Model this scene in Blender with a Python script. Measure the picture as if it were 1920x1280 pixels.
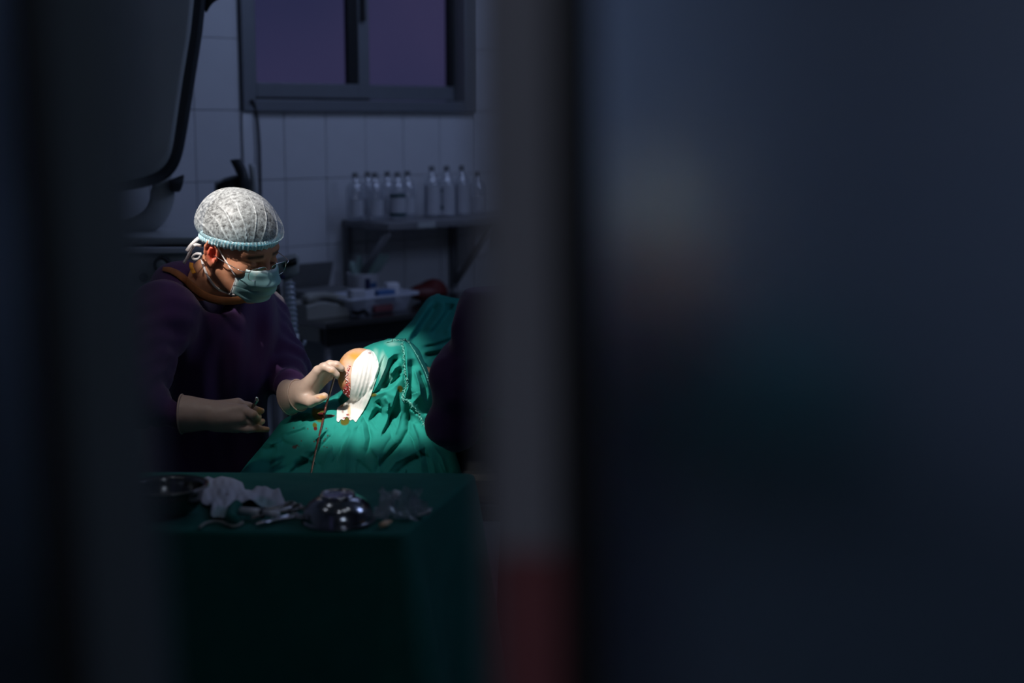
import bpy, bmesh, math, random
import numpy as np
from mathutils import Vector, Matrix
from mathutils.bvhtree import BVHTree

random.seed(4); rng = np.random.default_rng(4)
for o in list(bpy.data.objects): bpy.data.objects.remove(o)
S = bpy.context.scene
COL = S.collection

# ------------------------------------------------------------------ camera
FPX = 50/36*1920; PITCH = math.radians(8.8); EYE = 1.65
cd = bpy.data.cameras.new('camera'); cam = bpy.data.objects.new('camera', cd); COL.objects.link(cam)
cam.location = (0, 0, EYE); cam.rotation_euler = (math.radians(90)-PITCH, 0, 0)
cd.lens = 50; cd.sensor_width = 36; cd.clip_start = .05; cd.clip_end = 200
cd.dof.use_dof = True; cd.dof.focus_distance = 3.28; cd.dof.aperture_fstop = 1.8
S.camera = cam
S.view_settings.view_transform = 'Standard'; S.view_settings.look = 'None'
S.view_settings.exposure = 0; S.view_settings.gamma = 1
S.view_settings.use_curve_mapping = False

# ------------------------------------------------------------------ geometry of the place
def ray(px, py):
    u = (px-960)/FPX; v = (640-py)/FPX
    return np.array([u, math.cos(PITCH)+v*math.sin(PITCH), -math.sin(PITCH)+v*math.cos(PITCH)])
def P(px, py, Y):
    r = ray(px, py); t = Y/r[1]
    return np.array([r[0]*t, Y, EYE+r[2]*t])
def PZ(px, py, z):
    r = ray(px, py); t = (z-EYE)/r[2]
    return np.array([r[0]*t, r[1]*t, z])
WA = math.radians(42); _w = P(570, 300, 5.4)
W0 = np.array([_w[0], _w[1]]); WD = np.array([math.cos(WA), math.sin(WA)]); WN = np.array([math.sin(WA), -math.cos(WA)])
def wpt(s, n, z): q = W0+WD*s+WN*n; return (q[0], q[1], z)
def WS(px, py, n=0):
    r = ray(px, py); b = W0+WN*n
    det = r[0]*(-WD[1])+WD[0]*r[1]
    t = (b[0]*(-WD[1])+WD[0]*b[1])/det
    s = (r[0]*b[1]-r[1]*b[0])/det
    return s, EYE+r[2]*t

# ------------------------------------------------------------------ world and lights
wd = bpy.data.worlds.new('dusk'); S.world = wd; wd.use_nodes = True
nt = wd.node_tree; nt.nodes.clear()
wo = nt.nodes.new('ShaderNodeOutputWorld'); bg = nt.nodes.new('ShaderNodeBackground')
tc = nt.nodes.new('ShaderNodeTexCoord'); no = nt.nodes.new('ShaderNodeTexNoise'); cr = nt.nodes.new('ShaderNodeValToRGB')
no.inputs['Scale'].default_value = 5.0; no.inputs['Detail'].default_value = 2
cr.color_ramp.elements[0].position = .35; cr.color_ramp.elements[0].color = (.020, .022, .064, 1)
cr.color_ramp.elements[1].position = .65; cr.color_ramp.elements[1].color = (.032, .029, .078, 1)
nt.links.new(tc.outputs['Generated'], no.inputs['Vector']); nt.links.new(no.outputs['Fac'], cr.inputs['Fac'])
nt.links.new(cr.outputs['Color'], bg.inputs['Color']); bg.inputs['Strength'].default_value = 1.0
nt.links.new(bg.outputs['Background'], wo.inputs['Surface'])

def aim(o, tgt):
    d = Vector(tgt)-o.location
    o.rotation_euler = d.to_track_quat('-Z', 'Y').to_euler()
def light(name, kind, loc, energy, color=(1, 1, 1), tgt=None, **kw):
    l = bpy.data.lights.new(name, kind); l.energy = energy; l.color = color
    for k, v in kw.items(): setattr(l, k, v)
    o = bpy.data.objects.new(name, l); o.location = loc; COL.objects.link(o)
    if tgt is not None: aim(o, tgt)
    return o
HEADC = P(448, 425, 3.34); KNEE = P(690, 725, 3.3)
LDIR = np.array([-.50, -.56, .86]); LDIR /= np.linalg.norm(LDIR)
LAMP = HEADC+LDIR*1.25
light('surgical_lamp_knee', 'SPOT', KNEE+np.array([-.22, -.80, 1.12]), 138, (1, .965, .9), KNEE+np.array([0, 0, .0]),
      spot_size=math.radians(17), spot_blend=.75, shadow_soft_size=.04)
light('surgical_lamp_head', 'SPOT', LAMP, 132, (1, .94, .88), HEADC+np.array([-.010, 0, .026]),
      spot_size=math.radians(12.6), spot_blend=.35, shadow_soft_size=.022)
light('spill_fill', 'SPOT', LAMP+np.array([.2, -.15, .1]), 8, (1, .93, .88), P(455, 720, 3.2),  # added wide fill for glove and gown, standing in for lamp spill
      spot_size=math.radians(48), spot_blend=1, shadow_soft_size=.10)
light('assistant_cap_fill', 'SPOT', (.55, 2.7, 2.35), 44, (1, .96, .9), P(1225, 440, 3.15), spot_size=math.radians(16), spot_blend=.5, shadow_soft_size=.05)  # added spot with no fixture of its own, brightening the assistant's cap
light('ceiling_glow', 'AREA', wpt(.25, 1.1, 2.85), 6.5, (.44, .57, 1.0), wpt(.25, .2, 1.3), shape='RECTANGLE', size=1.6, size_y=.5)
light('right_fill', 'AREA', (1.9, 3.2, 2.7), 6.8, (.44, .58, 1.0), (.1, 4.4, 1.4), shape='RECTANGLE', size=.7, size_y=.7)  # added area fill from the right, lifting wall, shelf and cloth side
for i, (x, y) in enumerate([(-1.3, 2.2), (-.9, 2.9), (-.1, 1.6), (.3, 1.9), (.5, 2.3)]):  # small unseen lights, added to give the steel bowl its highlights
    light('bowl_glint_light', 'SPOT', (x, y, 2.8), .9, (.8, .88, 1), (x*.5-.2, y*.8+.6, .9), spot_size=math.radians(120), spot_blend=1, shadow_soft_size=.06)
light('corridor_lamp', 'AREA', (1.0, -.5, 2.35), 3.4, (.76, .82, 1), (.25, .7, 1.55), shape='DISK', size=.6)

# ------------------------------------------------------------------ helpers
def tag(o, label=None, cat=None, group=None, kind=None):
    if label: o['label'] = label
    if cat: o['category'] = cat
    if group: o['group'] = group
    if kind: o['kind'] = kind
    return o
def wloc(o):
    v = Vector((0, 0, 0))
    while o is not None: v = v+o.location; o = o.parent
    return np.array(v)
def obj(name, verts, faces, m=None, parent=None, smooth=True, attrs=None):
    """verts in world coordinates; children keep the parent's translation out of their data"""
    v = np.asarray(verts, dtype=float).reshape(-1, 3)
    if parent is not None: org = wloc(parent); loc = (0, 0, 0)
    else:
        lo, hi = v.min(0), v.max(0); org = np.array([(lo[0]+hi[0])/2, (lo[1]+hi[1])/2, lo[2]]); loc = org
    me = bpy.data.meshes.new(name)
    me.from_pydata((v-org).tolist(), [], faces if isinstance(faces, list) else faces.tolist()); me.update()
    if smooth: me.polygons.foreach_set('use_smooth', [True]*len(me.polygons))
    if m: me.materials.append(m)
    for k, a in (attrs or {}).items():
        at = me.attributes.new(k, 'FLOAT', 'POINT'); at.data.foreach_set('value', np.asarray(a, dtype=np.float32))
    o = bpy.data.objects.new(name, me); COL.objects.link(o)
    if parent is not None: o.parent = parent
    else: o.location = loc
    return o
def empty(name, loc, label, cat, group=None):
    o = bpy.data.objects.new(name, None); COL.objects.link(o); o.location = Vector([float(c) for c in loc]); o.empty_display_size = .1
    return tag(o, label, cat, group)
class MB:
    def __init__(s): s.v = []; s.f = []
    def add(s, v, f):
        b = len(s.v); s.v += [tuple(map(float, q)) for q in v]; s.f += [[b+i for i in q] for q in f]; return s
    def box(s, c, size, ax=None, bev=0.0):
        """bevelled box; ax = three unit rows (local axes)"""
        bm = bmesh.new(); bmesh.ops.create_cube(bm, size=1)
        for v in bm.verts: v.co = Vector((v.co.x*size[0], v.co.y*size[1], v.co.z*size[2]))
        if bev > 0: bmesh.ops.bevel(bm, geom=bm.edges[:], offset=bev, segments=2, profile=.6, affect='EDGES')
        bm.verts.index_update()
        A = np.eye(3) if ax is None else np.array(ax, dtype=float)
        vv = [np.array(c, dtype=float)+np.array(v.co) @ A for v in bm.verts]
        ff = [[v.index for v in f.verts] for f in bm.faces]; bm.free()
        return s.add(vv, ff)
    def tube(s, pts, r, n=8, flat=1.0, up=None, cap=True, closed=False):
        pts = [np.array(p, dtype=float) for p in pts]; m = len(pts)
        rs = r if hasattr(r, '__len__') else [r]*m
        vv = []; ff = []; pu = np.array(up if up is not None else (0.13, 0.2, 1.0)); pu = pu/np.linalg.norm(pu)
        for i in range(m):
            if closed: t = pts[(i+1) % m]-pts[i-1]
            else: t = pts[min(i+1, m-1)]-pts[max(i-1, 0)]
            t = t/(np.linalg.norm(t)+1e-12)
            a = np.cross(t, pu); la = np.linalg.norm(a)
            if la < 1e-4: a = np.cross(t, (1, 0, 0)); la = np.linalg.norm(a)
            a /= la; b = np.cross(a, t)
            if up is None: pu = b
            for k in range(n):
                th = 2*math.pi*k/n
                vv.append(pts[i]+(a*math.cos(th)*flat+b*math.sin(th))*rs[i])
        rng_i = range(m) if closed else range(m-1)
        for i in rng_i:
            j = (i+1) % m
            for k in range(n): ff.append([i*n+k, i*n+(k+1) % n, j*n+(k+1) % n, j*n+k])
        if cap and not closed: ff += [list(range(n))[::-1], [(m-1)*n+k for k in range(n)]]
        return s.add(vv, ff)
    def lathe(s, c, prof, n=24, ax=None):
        """prof: (radius, height) pairs"""
        A = np.eye(3) if ax is None else np.array(ax, dtype=float); vv = []; ff = []
        for r, h in prof:
            for k in range(n):
                th = 2*math.pi*k/n; vv.append(np.array(c, dtype=float)+np.array([r*math.cos(th), r*math.sin(th), h]) @ A)
        for i in range(len(prof)-1):
            for k in range(n): ff.append([i*n+k, i*n+(k+1) % n, (i+1)*n+(k+1) % n, (i+1)*n+k])
        return s.add(vv, ff)
    def grid(s, arr):
        arr = np.asarray(arr); h, w = arr.shape[:2]
        return s.add(arr.reshape(-1, 3), [[i*w+j, i*w+j+1, (i+1)*w+j+1, (i+1)*w+j] for i in range(h-1) for j in range(w-1)])
    def build(s, name, m, parent=None, smooth=True, attrs=None): return obj(name, s.v, s.f, m, parent, smooth, attrs)
WAX = [(WD[0], WD[1], 0), (WN[0], WN[1], 0), (0, 0, 1)]
def wbox(s0, s1, n0, n1, z0, z1, bev=0.0):
    return MB().box(wpt((s0+s1)/2, (n0+n1)/2, (z0+z1)/2), (s1-s0, n1-n0, z1-z0), WAX, bev)
def resample(pts, n):
    p = np.array(pts, dtype=float); d = np.r_[0, np.cumsum(np.linalg.norm(np.diff(p, axis=0), axis=1))]
    t = np.linspace(0, d[-1], n)
    # smooth catmull-ish: interpolate then blur
    q = np.stack([np.interp(t, d, p[:, k]) for k in range(p.shape[1])], 1)
    for _ in range(max(1, n//(3*len(pts)))):
        q[1:-1] = (q[:-2]+2*q[1:-1]+q[2:])/4
    return q

# --- signed distance modelling: one continuous surface from tapered, smoothly joined volumes
def sd_cone(p, a, b, r1, r2):
    a = np.array(a, np.float32); b = np.array(b, np.float32); ba = b-a; pa = p-a
    t = np.clip(pa @ ba/(ba @ ba+1e-12), 0, 1)
    return np.linalg.norm(pa-t[:, None]*ba, axis=1)-(r1+(r2-r1)*t)
def sd_ell(p, c, r, R=None):
    q = p-np.array(c, np.float32)
    if R is not None: q = q @ np.array(R, np.float32).T
    r = np.array(r, np.float32); k0 = np.linalg.norm(q/r, axis=1); k1 = np.linalg.norm(q/(r*r), axis=1)
    return k0*(k0-1)/(k1+1e-9)
def smin(a, b, k):
    h = np.clip(.5+.5*(b-a)/k, 0, 1); return b*(1-h)+a*h-k*h*(1-h)
def smax(a, b, k): return -smin(-a, -b, k)
def chain(p, pts, rs, k):
    d = None
    for i in range(len(pts)-1):
        e = sd_cone(p, pts[i], pts[i+1], rs[i], rs[i+1]); d = e if d is None else smin(d, e, k)
    return d
def nets(fn, lo, hi, h):
    lo = np.array(lo, float); n = np.ceil((np.array(hi)-lo)/h).astype(int)+1
    ax = [lo[i]+h*np.arange(n[i]) for i in range(3)]
    g = np.stack(np.meshgrid(*ax, indexing='ij'), -1).reshape(-1, 3).astype(np.float32)
    V = np.concatenate([fn(c) for c in np.array_split(g, max(1, len(g)//400000))]).reshape(n)
    V[0] = V[-1] = np.maximum(V[0], h*.5); V[:, 0] = np.maximum(V[:, 0], h*.5); V[:, -1] = np.maximum(V[:, -1], h*.5)
    V[:, :, 0] = np.maximum(V[:, :, 0], h*.5); V[:, :, -1] = np.maximum(V[:, :, -1], h*.5); V[-1] = np.maximum(V[-1], h*.5)
    m = n-1; acc = np.zeros((*m, 3)); cnt = np.zeros(m)
    cs = [(i, j, k) for i in (0, 1) for j in (0, 1) for k in (0, 1)]
    sl = lambda c: V[c[0]:c[0]+m[0], c[1]:c[1]+m[1], c[2]:c[2]+m[2]]
    for a in cs:
        for d in range(3):
            if a[d]: continue
            b = list(a); b[d] = 1; va, vb = sl(a), sl(b); x = (va < 0) != (vb < 0)
            t = np.where(x, va/np.where(x, va-vb, 1), 0); cnt += x
            for e in range(3): acc[..., e] += np.where(x, a[e]+(t if e == d else 0), 0)
    mask = cnt > 0; idx = -np.ones(m, int); idx[mask] = np.arange(mask.sum())
    ijk = np.argwhere(mask); pos = lo+h*(ijk+acc[mask]/cnt[mask][:, None])
    F = []
    s = V < 0
    for d in range(3):
        o1, o2 = [(1, 2), (2, 0), (0, 1)][d]
        A = [slice(None)]*3; B = [slice(None)]*3
        A[d] = slice(0, -1); B[d] = slice(1, None)
        for q in (o1, o2): A[q] = slice(1, -1); B[q] = slice(1, -1)
        sa, sb = s[tuple(A)], s[tuple(B)]; ch = np.argwhere(sa != sb)
        base = ch.copy()
        for q in (o1, o2): base[:, q] += 1
        def cell(u, v):
            c = base.copy(); c[:, o1] -= u; c[:, o2] -= v; return idx[c[:, 0], c[:, 1], c[:, 2]]
        quad = np.stack([cell(1, 1), cell(0, 1), cell(0, 0), cell(1, 0)], 1)
        flip = ~sa[ch[:, 0], ch[:, 1], ch[:, 2]]
        quad[flip] = quad[flip][:, ::-1]; F.append(quad)
    F = np.concatenate(F); F = F[(F >= 0).all(1)]
    return pos, F
def pnoise(p, sc, seed=0):
    """cheap smooth noise from summed rotated sines, about -1..1"""
    r = np.random.default_rng(seed); d = np.zeros(len(p))
    for i in range(7):
        k = r.normal(size=p.shape[1]); k /= np.linalg.norm(k); d += np.sin(p @ (k*sc*(.6+.25*i))+r.uniform(0, 6.28))/(1+.3*i)
    return d/2.6
def dpoly(pp, line):
    """distance of 2-D points to a polyline, with signed side and running length"""
    line = np.array(line, float); best = np.full(len(pp), 1e9); side = np.zeros(len(pp)); run = np.zeros(len(pp))
    L = 0; tot = np.sum(np.linalg.norm(np.diff(line, axis=0), axis=1))
    for a, b in zip(line[:-1], line[1:]):
        ba = b-a; l = np.linalg.norm(ba); t = np.clip(((pp-a) @ ba)/(l*l), 0, 1)
        q = pp-(a+t[:, None]*ba); d = np.linalg.norm(q, axis=1); m = d < best
        best = np.where(m, d, best); cr = ba[0]*(pp[:, 1]-a[1])-ba[1]*(pp[:, 0]-a[0])
        side = np.where(m, np.sign(cr), side); run = np.where(m, (L+t*l)/tot, run); L += l
    return best, side, run

# ------------------------------------------------------------------ materials
def mat(name, col, rough=.5, metal=0.0, noise=None, bump=None, sss=0, sss_r=(1, .35, .2), trans=0, ior=1.45, spec=.5, sheen=0, coat=0, emit=None, attr=None):
    m = bpy.data.materials.new(name); m.use_nodes = True; t = m.node_tree; b = t.nodes['Principled BSDF']
    b.inputs['Base Color'].default_value = (*col, 1); b.inputs['Roughness'].default_value = rough; b.inputs['Metallic'].default_value = metal
    b.inputs['Specular IOR Level'].default_value = spec; b.inputs['IOR'].default_value = ior
    b.inputs['Transmission Weight'].default_value = trans; b.inputs['Sheen Weight'].default_value = sheen; b.inputs['Coat Weight'].default_value = coat
    if sss:
        b.inputs['Subsurface Weight'].default_value = sss; b.inputs['Subsurface Radius'].default_value = sss_r; b.inputs['Subsurface Scale'].default_value = .012
    if emit: b.inputs['Emission Color'].default_value = (*emit[0], 1); b.inputs['Emission Strength'].default_value = emit[1]
    tc = t.nodes.new('ShaderNodeTexCoord'); src = None
    if noise:
        n = t.nodes.new('ShaderNodeTexNoise'); n.inputs['Scale'].default_value = noise[0]; n.inputs['Detail'].default_value = 4
        t.links.new(tc.outputs['Object'], n.inputs['Vector'])
        x = t.nodes.new('ShaderNodeMix'); x.data_type = 'RGBA'; x.inputs['A'].default_value = (*[max(0, c*(1-noise[1])) for c in col], 1)
        x.inputs['B'].default_value = (*[min(1, c*(1+noise[1])) for c in col], 1)
        t.links.new(n.outputs['Fac'], x.inputs['Factor']); src = x.outputs['Result']
    for a, c2 in (attr or []):
        at = t.nodes.new('ShaderNodeAttribute'); at.attribute_name = a
        x = t.nodes.new('ShaderNodeMix'); x.data_type = 'RGBA'
        if src: t.links.new(src, x.inputs['A'])
        else: x.inputs['A'].default_value = (*col, 1)
        x.inputs['B'].default_value = (*c2, 1); t.links.new(at.outputs['Fac'], x.inputs['Factor']); src = x.outputs['Result']
    if src: t.links.new(src, b.inputs['Base Color'])
    if bump:
        n = t.nodes.new('ShaderNodeTexNoise'); n.inputs['Scale'].default_value = bump[0]; n.inputs['Detail'].default_value = 5
        t.links.new(tc.outputs['Object'], n.inputs['Vector']); bp = t.nodes.new('ShaderNodeBump'); bp.inputs['Strength'].default_value = bump[1]
        bp.inputs['Distance'].default_value = bump[2] if len(bump) > 2 else .002
        t.links.new(n.outputs['Fac'], bp.inputs['Height']); t.links.new(bp.outputs['Normal'], b.inputs['Normal'])
    return m
def sheet(name, col, opac, rough=.3, gloss=.08, transl=.0, attr=None, noise=None):
    """thin clear or gauzy sheet: transparent mixed with diffuse, translucent and a little gloss"""
    m = bpy.data.materials.new(name); m.use_nodes = True; t = m.node_tree; t.nodes.clear()
    N_ = t.nodes.new; L = t.links.new
    out = N_('ShaderNodeOutputMaterial'); tr = N_('ShaderNodeBsdfTransparent'); df = N_('ShaderNodeBsdfDiffuse'); tl = N_('ShaderNodeBsdfTranslucent'); gl = N_('ShaderNodeBsdfGlossy')
    df.inputs['Color'].default_value = (*col, 1); tl.inputs['Color'].default_value = (*col, 1); gl.inputs['Roughness'].default_value = rough
    m1 = N_('ShaderNodeMixShader'); m1.inputs[0].default_value = transl; L(df.outputs[0], m1.inputs[1]); L(tl.outputs[0], m1.inputs[2])
    m2 = N_('ShaderNodeMixShader'); m2.inputs[0].default_value = opac; L(tr.outputs[0], m2.inputs[1]); L(m1.outputs[0], m2.inputs[2])
    m3 = N_('ShaderNodeMixShader'); m3.inputs[0].default_value = gloss; L(m2.outputs[0], m3.inputs[1]); L(gl.outputs[0], m3.inputs[2])
    L(m3.outputs[0], out.inputs['Surface'])
    fac = None
    if noise:
        tc = N_('ShaderNodeTexCoord'); n = N_('ShaderNodeTexNoise'); n.inputs['Scale'].default_value = noise[0]; n.inputs['Detail'].default_value = 6; n.inputs['Roughness'].default_value = .7
        L(tc.outputs['Object'], n.inputs['Vector']); mr = N_('ShaderNodeMapRange'); mr.inputs['From Min'].default_value = .35; mr.inputs['From Max'].default_value = .65
        mr.inputs['To Min'].default_value = max(0, opac-noise[1]); mr.inputs['To Max'].default_value = min(1, opac+noise[1]); L(n.outputs['Fac'], mr.inputs['Value']); fac = mr.outputs['Result']
    if attr:
        at = N_('ShaderNodeAttribute'); at.attribute_name = attr; ad = N_('ShaderNodeMath'); ad.operation = 'ADD'; ad.use_clamp = True
        L(at.outputs['Fac'], ad.inputs[0])
        if fac: L(fac, ad.inputs[1])
        else: ad.inputs[1].default_value = opac
        fac = ad.outputs[0]
    if fac: L(fac, m2.inputs[0])
    return m, df, tl
M = {}
M['tile'] = mat('glazed_tile', (.60, .61, .63), .22, noise=(9, .06))
M['grout'] = mat('grout', (.25, .26, .28), .9, noise=(60, .2))
M['plaster'] = mat('plaster', (.5, .51, .53), .8, noise=(6, .05), bump=(80, .2))
M['floor'] = mat('vinyl_floor', (.10, .12, .12), .4, noise=(25, .2))
M['alu'] = mat('window_aluminium', (.165, .18, .20), .45, .2, noise=(14, .08))
M['rubber'] = mat('black_rubber', (.006, .007, .008), .7, noise=(40, .3))
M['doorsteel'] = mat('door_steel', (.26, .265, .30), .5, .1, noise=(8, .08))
M['doorsteel_shaded'] = mat('door_steel_shaded', (.068, .092, .115), .55, .1, noise=(8, .1))  # door steel with the left leaf's shade put into its colour
M['red'] = mat('red_tape', (.24, .075, .085), .6, noise=(30, .2))
M['machine'] = mat('machine_plastic', (.40, .42, .42), .45, noise=(10, .06))
M['machine_dark'] = mat('machine_rim', (.035, .04, .045), .4, noise=(20, .1))
M['black'] = mat('black_plastic', (.008, .009, .010), .4, noise=(30, .2))
M['steel'] = mat('stainless_steel', (.42, .42, .44), .16, 1.0, noise=(12, .06))
M['steel_dark'] = mat('dark_steel', (.22, .21, .20), .22, 1.0, noise=(12, .15))
M['shelfmetal'] = mat('painted_shelf_metal', (.22, .22, .23), .5, .2, noise=(20, .2))
M['gown'] = mat('purple_gown_cloth', (.050, .012, .082), .85, noise=(14, .18), bump=(500, .25, .0006), sheen=.15)
M['shirt'] = mat('blue_violet_undershirt', (.10, .09, .2), .9, noise=(30, .15))
M['trim'] = mat('ochre_collar_binding', (.25, .09, .03), .85, noise=(60, .25), bump=(300, .4, .001))
M['yellow'] = mat('yellow_tag', (.75, .33, .02), .6, noise=(40, .1))
M['skin'] = mat('skin', (.54, .245, .14), .5, noise=(45, .14), bump=(240, .25, .0008), sss=.16, attr=[('red', (.62, .03, .015)), ('dark', (.012, .010, .009))])
M['glove'] = mat('latex_glove', (.50, .36, .29), .45, noise=(30, .1), bump=(150, .3, .0012), sss=.08, attr=[('iodine', (.60, .30, .08)), ('blood', (.25, .02, .01))])
M['hair'] = mat('black_hair', (.012, .011, .011), .6, noise=(90, .4), bump=(160, .9, .004))
M['strap'] = mat('white_cotton_tie', (.80, .76, .76), .8, noise=(50, .08))
M['mask'] = mat('teal_mask_fabric', (.22, .43, .45), .8, noise=(60, .08), bump=(400, .2, .0006), attr=[('edge', (.75, .85, .85))])
M['band'] = mat('pale_blue_elastic', (.30, .60, .70), .8, noise=(80, .2), bump=(250, .4, .001), attr=[('ridge', (.78, .88, .9))])
M['wire'] = mat('silver_wire', (.75, .74, .72), .2, 1.0, noise=(20, .05))
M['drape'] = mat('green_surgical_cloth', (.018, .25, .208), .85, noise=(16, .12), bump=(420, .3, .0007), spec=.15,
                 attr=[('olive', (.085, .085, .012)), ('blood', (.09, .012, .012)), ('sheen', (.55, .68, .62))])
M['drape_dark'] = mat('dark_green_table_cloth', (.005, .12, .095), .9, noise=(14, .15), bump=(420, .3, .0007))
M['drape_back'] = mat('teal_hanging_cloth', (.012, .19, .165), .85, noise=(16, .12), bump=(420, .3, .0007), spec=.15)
M['fringe'] = mat('frayed_thread', (.12, .42, .36), .9, noise=(80, .3))
M['film'] = mat('white_adhesive_film', (.78, .755, .73), .25, noise=(70, .1), bump=(120, .5, .0015), attr=[('iodine', (.62, .33, .06)), ('green', (.35, .58, .50)), ('blood', (.3, .03, .02))])
M['flesh'] = mat('iodine_stained_skin', (.58, .35, .235), .35, noise=(60, .12), bump=(200, .35, .001), sss=.12, attr=[('iodine', (.60, .27, .045)), ('wound', (.50, .02, .025)), ('pale', (.72, .55, .48))])
M['wound'] = mat('wet_red_tissue', (.42, .02, .035), .2, noise=(200, .4), coat=.5)
M['suture'] = mat('suture_bead', (.78, .55, .55), .3, noise=(100, .3))
M['tubing'] = mat('brown_suction_tubing', (.10, .03, .025), .25, noise=(60, .4), coat=.6)
M['paper'] = mat('white_gauze', (.55, .55, .62), .9, noise=(60, .08), bump=(350, .5, .001), attr=[('green', (.28, .42, .42)), ('blood', (.2, .12, .15))])
M['white'] = mat('white_plastic', (.72, .72, .76), .45, noise=(20, .05))
M['beige'] = mat('beige_plastic', (.30, .30, .27), .45, noise=(20, .08))
M['grey'] = mat('grey_card', (.16, .165, .165), .7, noise=(20, .12))
M['navy'] = mat('navy_print', (.02, .025, .09), .6, noise=(40, .1))
M['blue'] = mat('blue_print', (.05, .13, .32), .6, noise=(40, .1))
M['tealp'] = mat('dark_teal_print', (.006, .05, .055), .6, noise=(40, .1))
M['tissue'] = mat('pale_green_glove', (.30, .42, .38), .7, noise=(30, .15))
M['redbag'] = mat('dark_red_bag', (.09, .010, .009), .5, noise=(18, .3))
M['tan'] = mat('tan_ampoule', (.95, .60, .38), .3, noise=(30, .1))
M['clear'], _, _ = sheet('clear_plastic', (.60, .64, .72), .22, .10, .16)
M['label'] = mat('pale_label', (.46, .47, .50), .7, noise=(40, .1))
M['fluid'], _, _ = sheet('saline', (.46, .52, .58), .12, .1, .04)
M['crumple'], _, _ = sheet('crumpled_film', (.6, .66, .75), .34, .1, .16, noise=(30, .25))
M['lens'], _, _ = sheet('spectacle_lens', (.3, .35, .4), .05, .02, .05)
M['pane'], _, _ = sheet('window_glass', (.2, .2, .3), .02, .02, .04)
M['basket'], _, _ = sheet('milky_plastic', (.55, .58, .66), .78, .3, .05)
M['tubeclear'], _, _ = sheet('clear_hose', (.45, .50, .60), .55, .2, .1)
M['cap'], _cd, _ct = sheet('gauzy_cap_fabric', (.84, .87, .88), .24, .4, .02, .25, attr='streak', noise=(115, .34))
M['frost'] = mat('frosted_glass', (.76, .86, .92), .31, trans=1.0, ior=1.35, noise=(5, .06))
M['frost_shaded'] = mat('frosted_glass_shaded', (.3, .38, .46), .3, trans=1.0, ior=1.35, noise=(5, .06))  # same frosted glass, colour darkened for the shaded left leaf

# ================================================================== THE SETTING
def struct(o): o['kind'] = 'structure'; return o
SL, SR = -2.1, 3.4
# floor and ceiling follow the room's outline
cor = [wpt(SL, 0, 0)[:2], wpt(SR, 0, 0)[:2], (3.6, .72), (-2.0, .72)]
def slab(name, z0, z1, m, outline):
    n = len(outline); v = [(*p, z0) for p in outline]+[(*p, z1) for p in outline]
    f = [list(range(n))[::-1], [n+i for i in range(n)]]+[[i, (i+1) % n, n+(i+1) % n, n+i] for i in range(n)]
    return struct(obj(name, v, f, m, smooth=False))
slab('floor', -.06, 0, M['floor'], [(-3.2, -1.8), (4.6, -1.8), (4.6, 8.2), (-3.2, 8.2)])
slab('ceiling', 2.95, 3.03, M['plaster'], [wpt(SL-.2, -.14, 0)[:2], (-3.2, .66), (4.6, .66), wpt(SR+.9, -.14, 0)[:2]])
def wall_between(name, a, b, z0, z1, th=.1):
    a = np.array(a); b = np.array(b); d = b-a; l = np.linalg.norm(d); d = d/l; n = np.array([-d[1], d[0]])
    return struct(MB().box((*((a+b)/2+n*th/2), (z0+z1)/2), (l, th, z1-z0), [(*d, 0), (*n, 0), (0, 0, 1)]).build(name, M['plaster'], smooth=False))
pl, pr = wpt(SL, 0, 0)[:2], wpt(SR, 0, 0)[:2]
wall_between('wall_left', (-2.0, .72), pl, 0, 2.95)
wall_between('wall_right', pr, (3.6, .72), 0, 2.95)
# door wall: two jambs and a lintel round the double door
struct(MB().box((-1.42, .77, 1.475), (1.16, .1, 2.95)).build('wall_front', M['plaster'], smooth=False))
struct(MB().box((2.28, .77, 1.475), (2.64, .1, 2.95)).build('wall_front.001', M['plaster'], smooth=False))
struct(MB().box((.06, .77, 2.58), (1.8, .1, .74)).build('wall_front.002', M['plaster'], smooth=False))
wall_between('wall_corridor', (-.62, -1.6), (-.62, .66), 0, 2.6)
wall_between('wall_corridor_right', (2.0, .72), (2.0, -1.6), 0, 2.6)
wall_between('wall_corridor_back', (2.1, -1.6), (-.72, -1.6), 0, 2.6)
slab('ceiling_corridor', 2.6, 2.66, M['plaster'], [(-.72, -1.7), (2.1, -1.7), (2.1, .72), (-.72, .72)])

# back wall with the window hole, and its tiles one by one
TW, TH, S_0, Z_0 = .186, .2535, .1005, 1.4355
ws0, zb = WS(452, 209); ws1, _ = WS(889, 212)
wz0, wz1 = zb, 2.62
wall = None
mb = MB()
for a in [(SL-.12, ws0+.02, 0, 2.95), (ws1-.02, SR+.12, 0, 2.95), (ws0+.02, ws1-.02, 0, wz0+.02), (ws0+.02, ws1-.02, wz1, 2.95)]:
    mb.box(wpt((a[0]+a[1])/2, -.075, (a[2]+a[3])/2), (a[1]-a[0], .13, a[3]-a[2]), WAX)
wall = struct(mb.build('wall_back', M['grout'], smooth=False))
tile_data = {}
def tile(s0, s1, z0, z1):
    g = .0022; w, h = s1-s0-g, z1-z0-g; key = (round(w, 3), round(h, 3))
    if key not in tile_data:
        t = MB().box((0, 0, 0), (w, .010, h), WAX, .0018); me = bpy.data.meshes.new('tile')
        me.from_pydata(t.v, [], t.f); me.update(); me.materials.append(M['tile']); tile_data[key] = me
    o = bpy.data.objects.new('tile', tile_data[key]); COL.objects.link(o); o.parent = wall
    q = np.array(wpt((s0+s1)/2, -.005+rng.uniform(0, .0012), (z0+z1)/2)); o.location = Vector(q-wloc(wall))
    o.rotation_euler = (rng.uniform(-.003, .003), 0, rng.uniform(-.003, .003))
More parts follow.
